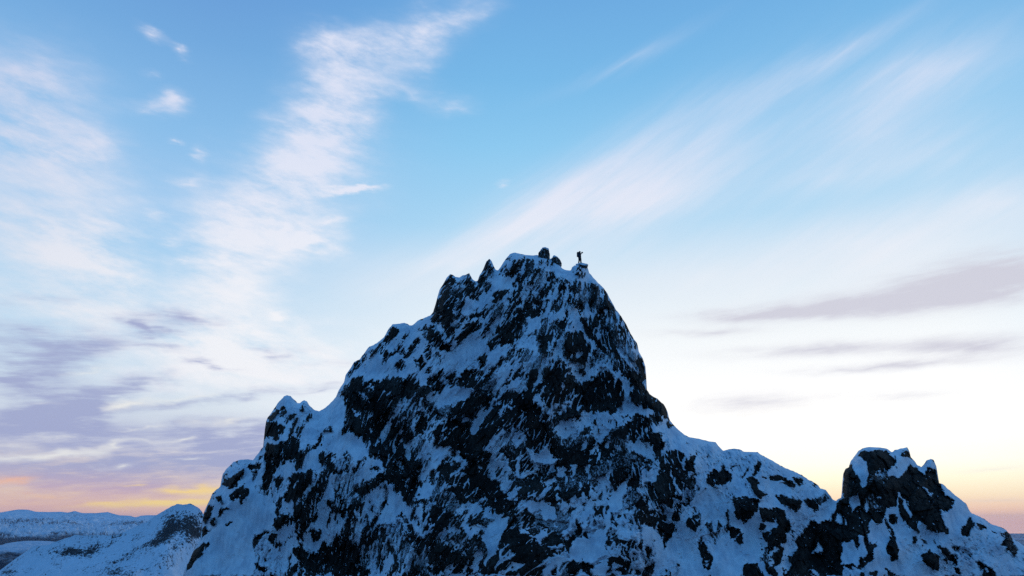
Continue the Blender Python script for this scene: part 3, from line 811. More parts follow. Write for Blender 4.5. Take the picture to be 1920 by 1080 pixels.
.95: 740,740 770,640 800,700 780,760
-.9: 830,330 860,200 910,320 880,340
-1: 1120,400 1240,480 1440,680 1700,680 1920,760 1920,1080 1120,1080 1060,700
-1: 880,600 910,440 950,510 1010,500 1060,440 1120,560 1100,740 1100,900 1120,1080 840,1080 860,960 920,950 960,820 1010,680 960,740 910,730 940,660
.9: 1100,740 1140,620 1160,600 1220,780 1220,880 1180,930 1120,860
.5: 1060,400 1110,500 1200,760 1150,680 1090,520
.9: 1370,650 1400,640 1430,690 1400,720
.9: 1480,830 1560,770 1620,840 1700,920 1680,1000 1620,1000 1540,990
.85: 1660,680 1740,730 1880,880 1890,950 1780,900 1700,800
.9: 910,1050 970,1020 960,1080 900,1080
.8: 1090,1010 1130,1000 1180,1080 1110,1080
.8: 1350,400 1440,620 1400,580 1330,430
.8: 1450,580 1500,600 1560,710 1500,680
@ 1600 900 6
.6: 1250,480 1320,420 1340,500 1300,560 1260,630 1210,630 1200,560
.85: 1350,470 1440,490 1480,530 1440,560 1370,540
.8: 1540,590 1590,570 1620,590 1560,610
.3: 1640,590 1780,600 1850,800 1760,780 1680,740 1720,660
-.4: 1340,620 1640,640 1680,760 1850,810 1880,870 1700,830 1500,760 1200,740
.5: 1350,880 1440,930 1560,980 1610,1080 1450,1080 1400,990
.8: 1140,1000 1200,970 1230,1030 1200,1060
-.25: 960,660 1200,760 1340,880 1300,920 1100,800
.6: 1840,930 1870,940 1850,960
.8: 640,1060 680,1030 720,1080
.6: 830,1040 900,1030 920,1080 850,1080
@ 340 788 3.698
-1: 200,1080 60,1080 160,900 250,700 340,600 480,500 560,520 640,560 640,640 630,720 500,800 490,920 510,960 500,1080
.9: 575,60 600,10 650,20 690,50 700,90 660,120 610,130 585,110
.85: 585,270 580,200 620,160 680,170 730,150 720,230 690,280 640,380 600,420 560,400 575,340
.85: 560,440 600,400 640,400 610,470 575,510
.8: 650,400 690,390 700,430 680,470 650,440
.7: 700,200 760,120 830,120 810,200 760,260 700,300
.8: 800,230 850,180 890,170 880,220 840,280 800,350 790,300
.6: 880,200 960,130 990,90 970,140 900,220
.8: 945,240 990,215 1000,230 960,300
.8: 985,300 1010,250 1060,245 1040,290 1000,320
.9: 740,480 750,400 800,370 930,340 920,390 870,440 840,480 850,520 800,555 715,545 705,515
.85: 910,470 1000,400 1000,450 960,520 880,560 800,580 820,600 900,560
-1: 845,490 880,440 910,430 900,490 860,530
.7: 990,340 1080,330 1140,350 1080,365 1040,350 1000,390
-.3: 1060,370 1180,380 1210,450 1150,550 1080,490
.5: 1060,440 1080,510 1160,560 1150,570 1070,520
.85: 1010,560 1060,610 1120,650 1180,590 1190,610 1130,670 1080,650 1020,600
.9: 640,720 680,680 760,660 790,670 770,720 700,730 660,750
.75: 780,590 940,580 940,650 870,760 810,850 780,800 790,680
.6: 500,860 510,810 560,775 620,770 560,800 520,880 505,915
.7: 600,840 650,780 670,790 620,860
.8: 650,880 670,840 690,870
-.6: 900,740 940,640 1020,610 1110,680 1150,690 1090,790 1030,850 960,850 960,760 930,790
.85: 880,780 900,760 930,800 960,770 960,830 920,840
.85: 1040,860 1100,780 1170,650 1200,600 1210,680 1150,800 1160,860
.95: 775,880 810,870 870,900 940,940 960,880 1040,840 1080,780 1130,840 1230,900 1220,960 1290,1080 860,1080 850,1000 800,950
-1: 835,840 880,780 910,830 960,830 970,870 930,940 870,900
.85: 280,460 290,370 310,370 320,410 355,400 390,350 440,340 420,380 360,460
.9: 465,320 540,295 545,310 520,350 470,350
.85: 335,520 370,480 440,440 440,480 475,490 450,550 410,580 400,540 360,560 335,545
.9: 150,690 170,610 225,600 220,640 165,705
.8: 250,670 265,640 310,600 330,610 280,660
.8: 235,550 270,535 280,560 255,575
.8: 200,690 230,690 215,720
.8: 305,715 355,690 330,730
.95: 30,1040 40,980 100,900 180,840 195,855 130,950 50,1030
.8: 135,760 160,720 165,740 180,770 130,800
.5: 480,370 520,360 500,420
.6: 540,240 560,260 540,290
.8: 510,990 530,985 530,1020 600,1030 570,1065 530,1040
.55: 740,1050 760,1000 800,985 850,1000 860,1060 720,1080
.6: 650,590 690,570 700,590 660,640
.95: 1300,200 1400,180 1500,330 1560,420 1560,480 1480,470 1410,410 1400,330 1360,260 1300,240
-.95: 1290,250 1360,260 1400,340 1340,400 1240,440 1220,400
.7: 1310,325 1380,320 1360,350
.85: 1210,480 1300,430 1400,400 1400,470 1290,480 1220,530
-.95: 1420,430 1480,480 1560,560 1600,640 1500,700 1380,730 1360,700 1440,600
.8: 1380,570 1420,550 1435,580 1400,600
.85: 1490,660 1530,630 1550,670 1500,680
.7: 1370,740 1400,740 1450,850 1500,960 1470,960 1420,860
@ 1140 788 3.698
-.72: 480,70 760,150 800,210 1030,215 1280,340 1470,460 1580,560 1570,600 1450,690 1400,760 1300,790 1260,740 1230,640 1180,500 960,380 1000,520 850,540 820,640 830,820 720,1080 360,1080 400,880 480,720 600,560 620,350 600,230 420,190 390,150 300,90
-.8: 960,380 1180,500 1230,640 1040,600 1040,540
.95: 690,430 700,370 740,335 780,355 800,330 815,360 865,385 850,430 780,455 710,450
.5: 850,340 910,295 870,315 860,350
.8: 935,390 960,335 970,340 945,395
.7: 1010,330 1060,295 1050,340 1020,390 1000,370
.9: 965,410 1000,380 1045,430 1040,470 1110,525 1050,535 1010,480
.5: 1060,410 1110,380 1100,395
.85: 1120,410 1130,375 1240,400 1310,440 1300,470 1220,430 1170,430
.75: 1260,375 1350,420 1355,455 1320,440
.7: 1415,425 1465,460 1450,465
.95: 1160,510 1220,520 1270,530 1340,560 1310,640 1260,620 1200,570
.9: 1355,550 1440,555 1465,620 1440,630 1380,600
.15: 1450,560 1510,500 1530,530 1470,580
.65: 870,540 1040,540 1040,590 990,690 940,710 890,670 870,600
.8: 820,640 835,620 850,740 920,770 900,800 840,820
.75: 880,840 930,780 940,860 915,880
.95: 1050,610 1110,600 1220,640 1235,700 1260,740 1240,830 1130,890 1110,830 1130,770 1195,720 1180,690 1080,695
.85: 1150,1000 1230,870 1215,920 1170,1010
-.9: 1240,790 1270,810 1300,920 1220,940
.95: 1300,830 1430,700 1560,690 1580,620 1600,580 1620,700 1627,1080 1330,1080 1320,960 1250,960 1330,900
-.8: 1440,830 1500,910 1420,920
-.8: 1370,1010 1450,1070 1400,1050
.9: 930,1010 1040,990 1050,1040 1080,1060 1080,1080 940,1080
.8: 1100,1020 1150,1000 1170,1080 1140,1080
.9: 610,830 650,820 680,880 690,910 730,960 720,1030 660,1035 650,960
-.9: 670,990 710,980 700,1015
.4: 530,740 590,620 610,600 645,710 620,780 580,740
-.35: 730,690 820,690 820,780 740,860 640,840 650,760
.35: 200,480 460,400 460,480 400,620 330,680 280,560
.85: 180,590 240,500 270,540 250,640 360,700 370,770 340,770 240,680
.9: 380,780 470,740 440,800 400,890
.8: 460,570 510,550 490,610
.85: 370,290 420,200 480,220 470,290 420,350 365,370
.85: 480,290 500,225 525,230 515,290 460,360
.9: 510,350 580,240 600,240 600,370 560,350 520,390
.3: 480,380 580,370 610,420 580,560 520,520 480,450
.95: 305,170 320,90 380,100 385,170 340,260
.85: 130,480 150,360 190,310 235,370 190,470
.1: 20,640 120,620 240,700 230,900 300,1080 0,1080
.7: 130,840 200,850 190,920 140,920
-.8: 220,720 330,760 390,850 360,920 300,860 240,850
.4: 270,880 310,830 330,940 280,950
@ 1480 820 4.155
-.74: 1165,350 1230,390 1390,520 1420,590 1560,650 1720,740 1828,850 1828,1080 580,1080 700,700 1170,570
.95: 415,265 470,215 540,130 600,95 760,110 840,170 830,225 745,255 860,290 930,225 1000,260 1050,300 1080,220 1140,260 1160,330 1165,370 1230,450 1290,500 1250,560 1210,595 1165,560 1200,650 1240,740 1180,720 1110,740 1060,700 1000,640 1000,770 930,690 870,600 860,560 840,540 760,545 830,600 820,680 760,650 740,620 700,690 640,640 610,720 650,780 670,850 640,960 580,1000 530,1030 400,1000 400,1080 100,1080 0,960 20,900 100,860 60,800 150,740 170,680 290,670 360,580 370,510 430,480
-1: 475,215 530,135 600,190 610,280 610,350 570,400 540,340 520,260
-1: 535,125 600,90 700,80 800,105 840,165 760,112 600,100
-1: 745,255 830,230 840,170 800,110 900,85 860,130 880,165 960,190 900,230 860,330 830,330 760,310
.95: 870,120 920,100 950,160 890,160
.0: 620,280 745,250 750,330 630,340
.95: 765,310 800,300 840,330 800,350
-1: 1050,270 1060,210 1100,170 1140,210 1130,260 1080,220
-.9: 985,215 1050,280 1040,240 1000,220
-.7: 1000,340 1060,400 1120,450 1120,480 1080,450 1030,400
-1: 1165,350 1230,390 1390,520 1410,590 1390,700 1300,740 1240,740 1200,650 1170,570 1215,595 1260,555 1290,500 1220,440
-1: 460,450 530,430 550,530 480,575 470,530
-.95: 590,475 630,560 580,565
.3: 600,440 680,440 750,520 740,560 680,590 610,520
-.95: 845,430 920,500 950,600 940,640 880,490 860,470 850,560 835,555
-.9: 760,545 850,600 870,680 960,760 1000,790 960,900 860,800 800,700 720,640 740,610
.8: 790,610 830,610 830,680 780,660
-1: 610,740 640,640 690,700 730,640 790,740 840,880 840,960 860,1080 580,1080 600,990 640,970 680,850 700,760 650,830 630,830
.95: 760,860 790,800 850,880 840,960 800,970
.5: 740,620 800,700 840,860 800,800
-1: 410,830 500,790 520,860 550,840 545,750 580,770 610,910 550,940 520,1030 480,980 400,1000
.95: 520,840 540,780 555,830 535,860
-.8: 370,580 410,600 410,670 370,670
-.8: 415,590 460,700 440,700
-.8: 180,900 220,820 270,880 250,910
-.8: 130,1000 200,1040 230,1080 200,1080
-1: 205,670 220,580 360,500 365,560 300,665
.9: 160,640 195,640 195,680 160,690
.7: 1370,690 1415,620 1430,680 1390,770 1340,770 1330,720
.85: 1440,670 1500,680 1530,710 1480,710
.7: 1570,730 1615,740 1580,750
.35: 1630,730 1720,750 1775,890 1700,860 1640,850 1680,790
.9: 1020,920 1080,870 1170,940 1170,1030 1100,1020
.85: 1160,830 1220,870 1310,960 1310,990 1240,960 1180,900
.9: 950,780 985,780 990,820 960,830
.55: 1450,950 1540,980 1620,1080 1500,1080 1470,1010
.8: 1280,1010 1320,1010 1340,1070 1300,1060
.6: 1000,780 1060,800 1075,825 1030,800
.5: 1120,790 1170,850 1150,850
-.25: 1250,800 1420,900 1400,960 1280,900
.7: 750,1020 800,1040 820,1080 760,1080
.9: 630,1050 680,1040 670,1080 620,1080
.8: 1180,650 1240,740 1220,740 1170,690
.6: 1100,680 1150,690 1140,745 1110,740
"""

MX0, MX1, MY0, MY1 = 150, 2100, 440, 1082


def read_plan():
    """rock (+1) / snow (-1) plan of the face, painted polygon after polygon"""
    Wd_, Hd_ = MX1 - MX0, MY1 - MY0
    M = np.full((Hd_, Wd_), -0.5)
    ox = oy = 0.0; k = 1.0
    for ln in PLAN.strip().splitlines():
        if ln.startswith('@'):
            ox, oy, k = [float(t) for t in ln[1:].split()]
            continue
        v, pts = ln.split(':')
        P = np.array([[float(t) for t in q.split(',')] for q in pts.split()])
        P[:, 0] = ox + P[:, 0] / k - MX0; P[:, 1] = oy + P[:, 1] / k - MY0
        x0 = max(0, int(P[:, 0].min())); x1 = min(Wd_, int(P[:, 0].max()) + 2)
        y0 = max(0, int(P[:, 1].min())); y1 = min(Hd_, int(P[:, 1].max()) + 2)
        if x1 <= x0 or y1 <= y0: continue
        X, Y = np.meshgrid(np.arange(x0, x1) + 0.5, np.arange(y0, y1) + 0.5)
        ins = np.zeros(X.shape, bool)
        for (ax, ay), (bx, by) in zip(P, np.roll(P, -1, 0)):
            if ay == by: continue
            c = ((ay > Y) != (by > Y)) & (X < (bx - ax) * (Y - ay) / (by - ay) + ax)
            ins ^= c
        M[y0:y1, x0:x1][ins] = float(v)
    return M


def blur(M, n=1):
    for _ in range(n):
        P = np.pad(M, 1, mode='edge')
        M = (P[:-2, 1:-1] + P[2:, 1:-1] + P[1:-1, :-2] + P[1:-1, 2:] + 2 * P[1:-1, 1:-1]) / 6
    return M


def sample(M, px, py):
    x = np.clip(px - MX0 - 0.5, 0, M.shape[1] - 1.001); y = np.clip(py - MY0 - 0.5, 0, M.shape[0] - 1.001)
    xi = x.astype(int); yi = y.astype(int); fx = x - xi; fy = y - yi
    return (M[yi, xi] * (1 - fx) + M[yi, xi + 1] * fx) * (1 - fy) + (M[yi + 1, xi] * (1 - fx) + M[yi + 1, xi + 1] * fx) * fy


SKY_P = np.array(SKYLINE)
sx, sy = SKY_P[:, 0], SKY_P[:, 1]
SUMMIT_Y = 94.0                      # metres from the camera to the summit ridge
XS = 8.4                             # where the two flanks of the face meet


def base_depth(px, py):
    """the big form: a steep pyramid face, its two flanks turning away from the viewer"""
    tx, tz = ray(px, py)
    a, zt = 0.42, 33.0
    def plane(bx):
        return (SUMMIT_Y - a * zt - bx * XS) / (1 - a * tz - bx * tx)
    y1, y2 = plane(0.22), plane(-0.24)
    k = 2.5
    hi = np.maximum(y1, y2)
    return hi + k * np.log(np.exp((y1 - hi) / k) + np.exp((y2 - hi) / k)) - k * math.log(2)


def fall_line(px, py):
    """coordinates across and along the fall lines, which fan out from above the summit"""
    dx = px - 1095.0; dy = py - 170.0
    w = np.hypot(dx, dy)
    return np.arctan2(dx, dy) * 560.0 + (w - 320.0) * (0.22 * sstep(1320.0, 860.0, px) - 0.36 * sstep(860.0, 480.0, px)), w


def build_mountain():
    M0 = read_plan()
    M = blur(M0, 1)
    Mwide = blur(M[::4, ::4], 16)
    # columns: 1.3 px apart in view, closer where the skyline is steep, wide outside the frame
    cols = [150.0]
    while cols[-1] < 2395:
        x = cols[-1]
        if x < 325 or x > 1940: cols.append(x + 9.0); continue
        sl = abs(np.interp(x + 0.6, sx, sy) - np.interp(x - 0.2, sx, sy)) / 0.8
        cols.append(x + 1.3 / math.sqrt(1 + (0.35 * sl) ** 2))
    px = np.array(cols)
    cr = np.interp(px, sx, sy)
    # small roughness of the skyline itself
    cr = cr + 1.5 * fbm(px / 6.0, px * 0 + 3.3, 5, 3) * sstep(0.0, 1.0, np.abs(np.gradient(cr, px)) * 2)
    N1, N2 = 452, 34
    low = np.maximum(1092.0, cr + 25)
    v = np.linspace(0, 1, N1) ** 1.0
    R1 = cr[None, :] + (low - cr)[None, :] * v[:, None]
    R2 = low[None, :] + (1750.0 - low)[None, :] * (np.linspace(0, 1, N2 + 1)[1:, None] ** 1.5)
    PY = np.vstack([R1, R2]); PX = np.repeat(px[None, :], PY.shape[0], 0)
    nr, nc = PY.shape
    u, w = fall_line(PX, PY)

    # rock / snow field
    c3, _ = facets(u / 7.0, w / 15, 91, 0.0); c3b, _ = facets(u / 7.0, w / 15, 92, 0.0)
    c4, _ = facets(u / 3.2, w / 6.5, 93, 0.0); c4b, _ = facets(u / 3.2, w / 6.5, 94, 0.0)
    calm = 1 - 0.42 * sstep(1270, 1380, PX) - 0.30 * sstep(600, 480, PX)     # bigger, cleaner slabs on the flanks than on the broken central face
    wx = 2.2 * perlin(u / 13, w / 24, 11) + 4.2 * c3 + 2.6 * c4
    wy = 3.0 * perlin(u / 14, w / 24, 13) + 6.5 * c3b + 4.0 * c4b
    s0 = sample(M, PX + wx * (0.7 * calm + 0.3), PY + wy * (0.7 * calm + 0.3))
    out = sstep(1078, 1100, PY)
    s0 = s0 * (1 - out) + out * (0.05 + 0.5 * fbm(u / 60, w / 110, 15, 2))
    f1, e1 = facets(u / 62, w / 100, 51, 0.9)
    f2, e2 = facets(u / 22 + 0.3 * perlin(u / 30, w / 30, 55), w / 60, 52, 0.9)
    f3, e3 = facets(u / 8.5 + 0.3 * perlin(u / 12, w / 14, 56), w / 25, 53, 0.9)
    f4, e4 = facets(u / 3.8, w / 9.5, 54, 0.9)
    # ribs and runnels down the fall line, ledges across it
    bend = 2.5 * perlin(u / 40, w / 60, 16)
    rib = np.abs(perlin((u + bend * 2) / 8.5, w / 52, 25)); rib2 = np.abs(perlin((u + bend) / 4.0, w / 26, 26))
    runnel = 0.9 * sstep(0.16, 0.02, rib) * sstep(-0.25, 0.25, perlin(u / 26, w / 44, 27)) + 0.7 * sstep(0.16, 0.03, rib2) * sstep(-0.1, 0.35, perlin(u / 18, w / 30, 28))
    n_lo = 0.26 * perlin(u / 15, w / 56, 21) + 0.40 * perlin(u / 6.0, w / 27, 22) + 0.34 * f2 + 0.48 * f3
    n_hi = 0.36 * perlin(u / 3.0, w / 12, 23) + 0.24 * perlin(u / 1.8, w / 5.2, 24) + 0.34 * f4
    n = n_lo * calm + n_hi * (1.7 - 0.7 * calm)
    s = s0 + (0.20 + 0.35 * (1 - calm)) * (1 - np.abs(s0)) + (1.0 - 0.52 * np.abs(s0)) * n - 1.15 * calm ** 2 * runnel * sstep(-0.2, 0.5, s0)
    pocket = perlin(u / 2.6, w / 8.0, 31) + 0.6 * perlin(u / 1.6, w / 3.6, 32)
    s = s - 1.9 * sstep(0.74, 0.96, pocket) * sstep(0.3, 0.7, s0) * sstep(-0.35, 0.35, perlin(u / 34, w / 50, 33) + 0.4 * f3)

    # form of the rock
    Yb = base_depth(PX, PY)
    sm = sample(Mwide, (PX - MX0) / 4 + MX0, (PY - MY0) / 4 + MY0)
    und = 1.9 * perlin(u / 150, w / 250, 41) + 0.95 * perlin(u / 62, w / 120, 42) + 0.42 * perlin(u / 27, w / 44, 43) + 0.13 * perlin(u / 11, w / 24, 44) + 0.11 * perlin(u / 7, w / 80, 45)
    crack = -0.10 * (1 - sstep(0, 0.10, e2)) - 0.05 * (1 - sstep(0, 0.14, e3))
    coarse = 0.75 * f1 + 0.50 * f2
    finer = 0.22 * f3 + 0.09 * f4 + 0.10 * perlin(u / 5, w / 22, 57) + crack
    wr = sstep(-0.9, 0.25, s)
    wf = sstep(-0.25, 0.25, s)
    # deep clefts and standing buttresses of the central face (place, half sizes, lean, metres towards the back)
    deep = 0.0
    for cx, cy, rx, ry, an, dd in [(905, 905, 42, 120, -24, 3.0), (745, 845, 34, 95, -34, 2.6), (640, 1055, 75, 50, 0, 2.6), (905, 760, 46, 70, 12, 1.6), (1140, 740, 80, 34, -8, 1.3), (1245, 985, 26, 70, -32, 1.6), (1530, 1040, 60, 60, 0, 2.0),
                                   (700, 870, 42, 36, 20, -2.0), (970, 1010, 40, 70, -14, -2.0), (1190, 985, 46, 80, 16, -1.7), (1010, 700, 60, 120, 22, -1.6), (850, 560, 36, 50, 0, -1.4), (1400, 960, 36, 40, 0, -1.4), (1640, 880, 50, 60, 0, -1.4), (580, 900, 50, 90, 24, -1.5), (820, 660, 40, 110, 34, -1.2)]:
        ca, sa = math.cos(math.radians(an)), math.sin(math.radians(an))
        ex = (PX - cx) * ca + (PY - cy) * sa; ey = -(PX - cx) * sa + (PY - cy) * ca
        deep = deep + dd * np.exp(-np.power((ex / rx) ** 2 + (ey / ry) ** 2, 1.5))
    Yf = Yb - und - 0.7 * sm + deep
    Y_rock = Yf - wr * coarse - wf * finer
    Y_snow = Yf - wr * coarse * 0.9 - 0.035 * perlin(u / 6, w / 9, 61) - np.clip(-s * 0.42, -0.30, 0.20)

    # the edge rolls away towards the back, so that the skyline is a rounded edge and not a cut
    d = np.full(PY.shape, 1e9)
    seg = SKY_P
    near = PY - cr[None, :] < 70
    qx, qy = PX[near], PY[near]
    dm = np.full(qx.shape, 1e9)
    for (ax, ay), (bx, by) in zip(seg[:-1], seg[1:]):
        L2 = (bx - ax) ** 2 + (by - ay) ** 2
        t = np.clip(((qx - ax) * (bx - ax) + (qy - ay) * (by - ay)) / L2, 0, 1)
        dm = np.minimum(dm, (qx - ax - t * (bx - ax)) ** 2 + (qy - ay - t * (by - ay)) ** 2)
    d[near] = np.sqrt(dm)
    rr = 24.0
    roll = np.where(d < rr, 1 - np.sqrt(np.clip(1 - (1 - d / rr) ** 2, 0, 1)), 0.0) * 1.5
    roll += np.where(d < 90, (1 - d / 90) ** 2, 0.0) * 1.6
    edge = sstep(0, 10, d)
    Y_rock = Yf + roll - (wr * coarse + wf * finer) * (0.25 + 0.75 * edge)
    Y_snow = Yf + roll - wr * coarse * 0.9 * (0.25 + 0.75 * edge) - 0.035 * perlin(u / 6, w / 9, 61) - np.clip(-s * 0.42, -0.30, 0.20) * (0.3 + 0.7 * edge)

    tx, tz = ray(PX, PY)
    Vr = np.stack([tx * Y_rock, Y_rock, tz * Y_rock], -1)
    Vs = np.stack([tx * Y_snow, Y_snow, tz * Y_snow], -1)
    # rough snow-plastered areas carry rime: strongest where the plan is mixed
    rime = np.clip(1 - np.abs(s0) * 1.25, 0, 1) * (0.55 + 0.9 * perlin(u / 35, w / 60, 71))
    rime = np.clip(rime, -0.2, 1.0) - 0.35 * sstep(0.75, 0.95, s0)
    rime_s = np.clip(1 - np.abs(s0 + 0.25) * 1.6, 0, 1) * (0.6 + 0.8 * perlin(u / 35, w / 60, 72)) - 0.45 * sstep(-0.6, -0.95, s0) * 0 - 0.5 * sstep(0.55, 0.95, -s0)

    # the far side: from the skyline back and down
    NB = 44
    t = (np.linspace(0, 1, NB + 1)[1:] ** 1.6)[:, None]
    bx_ = Vr[0, :, 0][None, :]; by_ = Vr[0, :, 1][None, :]; bz_ = Vr[0, :, 2][None, :]
    zc = np.interp(px, px, blur(Vr[0:1, :, 2], 3)[0])[None, :]
    drop = t * (bz_ + 55.0)
    back = 0.55 * drop + 1.1 * np.sqrt(drop + 1e-6) + 0.9 * fbm(bx_ / 6 + 0 * drop, drop / 6 + 0 * bx_, 81, 4) * np.minimum(1, drop / 2)
    Vb = np.stack([bx_ * (by_ + back) / by_, by_ + back, bz_ - drop], -1)
    sb = -0.3 + 0.6 * fbm(bx_ / 3 + 0 * drop, drop / 5 + 0 * bx_, 82, 4)
    Vb_s = Vb + np.stack([0 * sb, np.clip(-sb * 0.4, -0.3, 0.2), 0.5 * np.clip(-sb * 0.4, -0.3, 0.2)], -1)

    Vr = np.vstack([Vb[::-1], Vr]); Vs = np.vstack([Vb_s[::-1], Vs])
    s = np.vstack([sb[::-1], s]); rime = np.vstack([np.zeros((NB, nc)), rime]); rime_s = np.vstack([np.zeros((NB, nc)), rime_s])
    nr += NB
    idx = np.arange(nr * nc).reshape(nr, nc)
    F = np.stack([idx[:-1, :-1], idx[1:, :-1], idx[1:, 1:], idx[:-1, 1:]], -1)
    smin = np.minimum(np.minimum(s[:-1, :-1], s[1:, :-1]), np.minimum(s[1:, 1:], s[:-1, 1:]))
    split = int(np.searchsorted(px, 1567.5))
    parts = [('mountain', 0, split, 'steep snow streaked rock peak with jagged summit that the person stands on', 'mountain'),
             ('rock_tower', split, nc - 1, 'smaller blunt rock tower with snow caps beyond the notch in the ridge', 'rock tower')]
    for nm, c0, c1, lab, cat in parts:
        Fr = F[:, c0:c1].reshape(-1, 4)
        V, Fq, A = compact(Vr.reshape(-1, 3), Fr, {'rime': rime.ravel()})
        o = link(nm, grid_mesh(nm, V, Fq, True, A), ROCK)
        tag(o, lab, cat, kind='structure')
        keep = smin[:, c0:c1] < 0.22
        V, Fq, A = compact(Vs.reshape(-1, 3), F[:, c0:c1][keep], {'rime': rime_s.ravel()})
        link('snow_cover', grid_mesh('snow_cover', V, Fq, True, A), SNOW, o)
    return px, Vr[NB]


crest_px, crest_P = build_mountain()


def crest_at(p):
    return np.array([np.interp(p, crest_px, crest_P[:, k]) for k in range(3)])


# ------------------------------------------------------------------ far land
def make_land(name, snow_c, rock_c, tree_z=None, tree_c=(.02, .026, .024), scale=0.004):
    m_, q, b = material(name)
    pos = q.n('ShaderNodeTexCoord').outputs['Object']
    nz = q.m('ADD', q.m('MULTIPLY', q.noise(pos, scale * 5, 8, 0.75), 0.3), q.m('MULTIPLY', q.noise(q.mapping(pos, scale=(1, 1, .5)), scale * 26, 6, 0.78), 0.7))
    f = q.smooth(q.m('ADD', nz, q.m('MULTIPLY', attr(q, 'rock'), 0.27)), 0.565, 0.615)
    col = q.mix(f, snow_c, rock_c)
    if tree_z is not None:
        z = q.n('ShaderNodeSeparateXYZ'); q.put(z.inputs[0], pos)
        k = q.m('ADD', z.outputs[2], q.m('MULTIPLY', q.m('SUBTRACT', q.noise(pos, scale * 1.5, 6, 0.65), 0.5), 420.0))
        col = q.mix(q.smooth(k, tree_z - 60, tree_z + 60), tree_c + (1,), col)
    q.put(b.inputs['Base Color'], col); b.inputs['Roughness'].default_value = 0.9
    b.inputs['Specular IOR Level'].default_value = 0.1
    return m_


GROUND_Z = -700.0


def terrain(name, label, cat, crest, Y0, front, backd, nx, ny, amp, mat, rockf, seed, power=0.85, jag=0.0):
    """a range of hills: its crest read along the skyline at depth Y0, falling to the valley floor in front and behind"""
    cp_ = np.array(crest, float)
    px = np.linspace(cp_[0, 0], cp_[-1, 0], nx)
    py = np.interp(px, cp_[:, 0], cp_[:, 1])
    tx, tz = ray(px, py)
    X = tx * Y0; Zc = tz * Y0
    t = np.concatenate([-np.linspace(1, 0, ny // 3)[:-1] ** 1.5, np.linspace(0, 1, ny) ** 1.4])
    Yo = np.where(t < 0, -t * backd, -t * front)
    TT, XX = np.meshgrid(t, X, indexing='ij')
    YY = Y0 + np.repeat(Yo[:, None], nx, 1)
    base = GROUND_Z - 6.0
    q = np.abs(TT) ** power
    H = (Zc[None, :] - base)
    sc = H.mean()
    rid = 1 - np.abs(fbm(XX / (sc * 0.55), YY / (sc * 0.8), seed, 5)) * 2.0
    dn = fbm(XX / (sc * 0.16), YY / (sc * 0.22), seed + 3, 5)
    env = np.sin(np.clip(np.abs(TT), 0, 1) * math.pi) ** 0.7
    wob = jag * fbm(XX / (jag * 6 + 1e-6), YY / (jag * 6 + 1e-6), seed + 9, 4) if jag else 0
    Z = base + H * (1 - q) + amp * env * (0.7 * (rid - 0.5) + 0.35 * dn + 0.10 * fbm(XX / (sc * 0.05), YY / (sc * 0.06), seed + 6, 4)) + wob
    Z = np.maximum(Z, base)
    V = np.stack([XX, YY, Z], -1)
    nr, nc = Z.shape
    # rockiness per vertex, in the pixel plan of the photograph's far slopes
    yy = np.maximum(YY, 1.0)
    d_z = Z / yy; d_x = XX / yy
    PXp = 960 + FPX * d_x / (cp + d_z * sp); PYp = 540 - FPX * (d_z * cp - sp) / (cp + d_z * sp)
    R = rockf(PXp, PYp, XX, YY, Z) if rockf else np.zeros_like(Z)
    idx = np.arange(nr * nc).reshape(nr, nc)
    F = np.stack([idx[:-1, :-1], idx[:-1, 1:], idx[1:, 1:], idx[1:, :-1]], -1).reshape(-1, 4)[:, ::-1]
    o = link(name, grid_mesh(name, V.reshape(-1, 3), F, True, {'rock': R.ravel()}), mat)
    return tag(o, label, cat, kind='structure')


def near_rock(PXp, PYp, X, Y, Z):
    r = np.full(PXp.shape, -0.02) + 0.40 * fbm(X / 40, Z / 22, 210, 5)
    for cx, cy, rx, ry, a, w in [(350, 985, 42, 34, 0, .42), (372, 1003, 20, 26, 0, .35), (318, 995, 30, 24, 40, .25), (150, 1030, 42, 14, 8, .42), (130, 1036, 50, 8, -6, .3), (300, 1012, 60, 10, 32, .34), (240, 1040, 60, 6, 30, .28),
                                 (225, 1075, 30, 14, 0, .4), (310, 1050, 30, 20, 20, .3), (15, 1075, 26, 10, 10, .4), (200, 1018, 60, 8, 25, .2)]:
        ca, sa = math.cos(math.radians(a)), math.sin(math.radians(a))
        dx = PXp - cx; dy = -(PYp - cy)
        r += w * np.exp(-(((dx * ca + dy * sa) / rx) ** 2 + ((-dx * sa + dy * ca) / ry) ** 2))
    return r


LAND_NEAR = make_land('snow_and_scree', (.80, .82, .86, 1), (.05, .045, .045, 1), scale=0.008)
LAND_FAR = make_land('snowy_fell', (.80, .82, .86, 1), (.10, .10, .11, 1), tree_z=-300.0, tree_c=(.006, .012, .022), scale=0.0007)
LAND_MID = make_land('wooded_hill', (.62, .64, .70, 1), (.05, .055, .06, 1), tree_z=-320.0, tree_c=(.006, .012, .022), scale=0.0012)

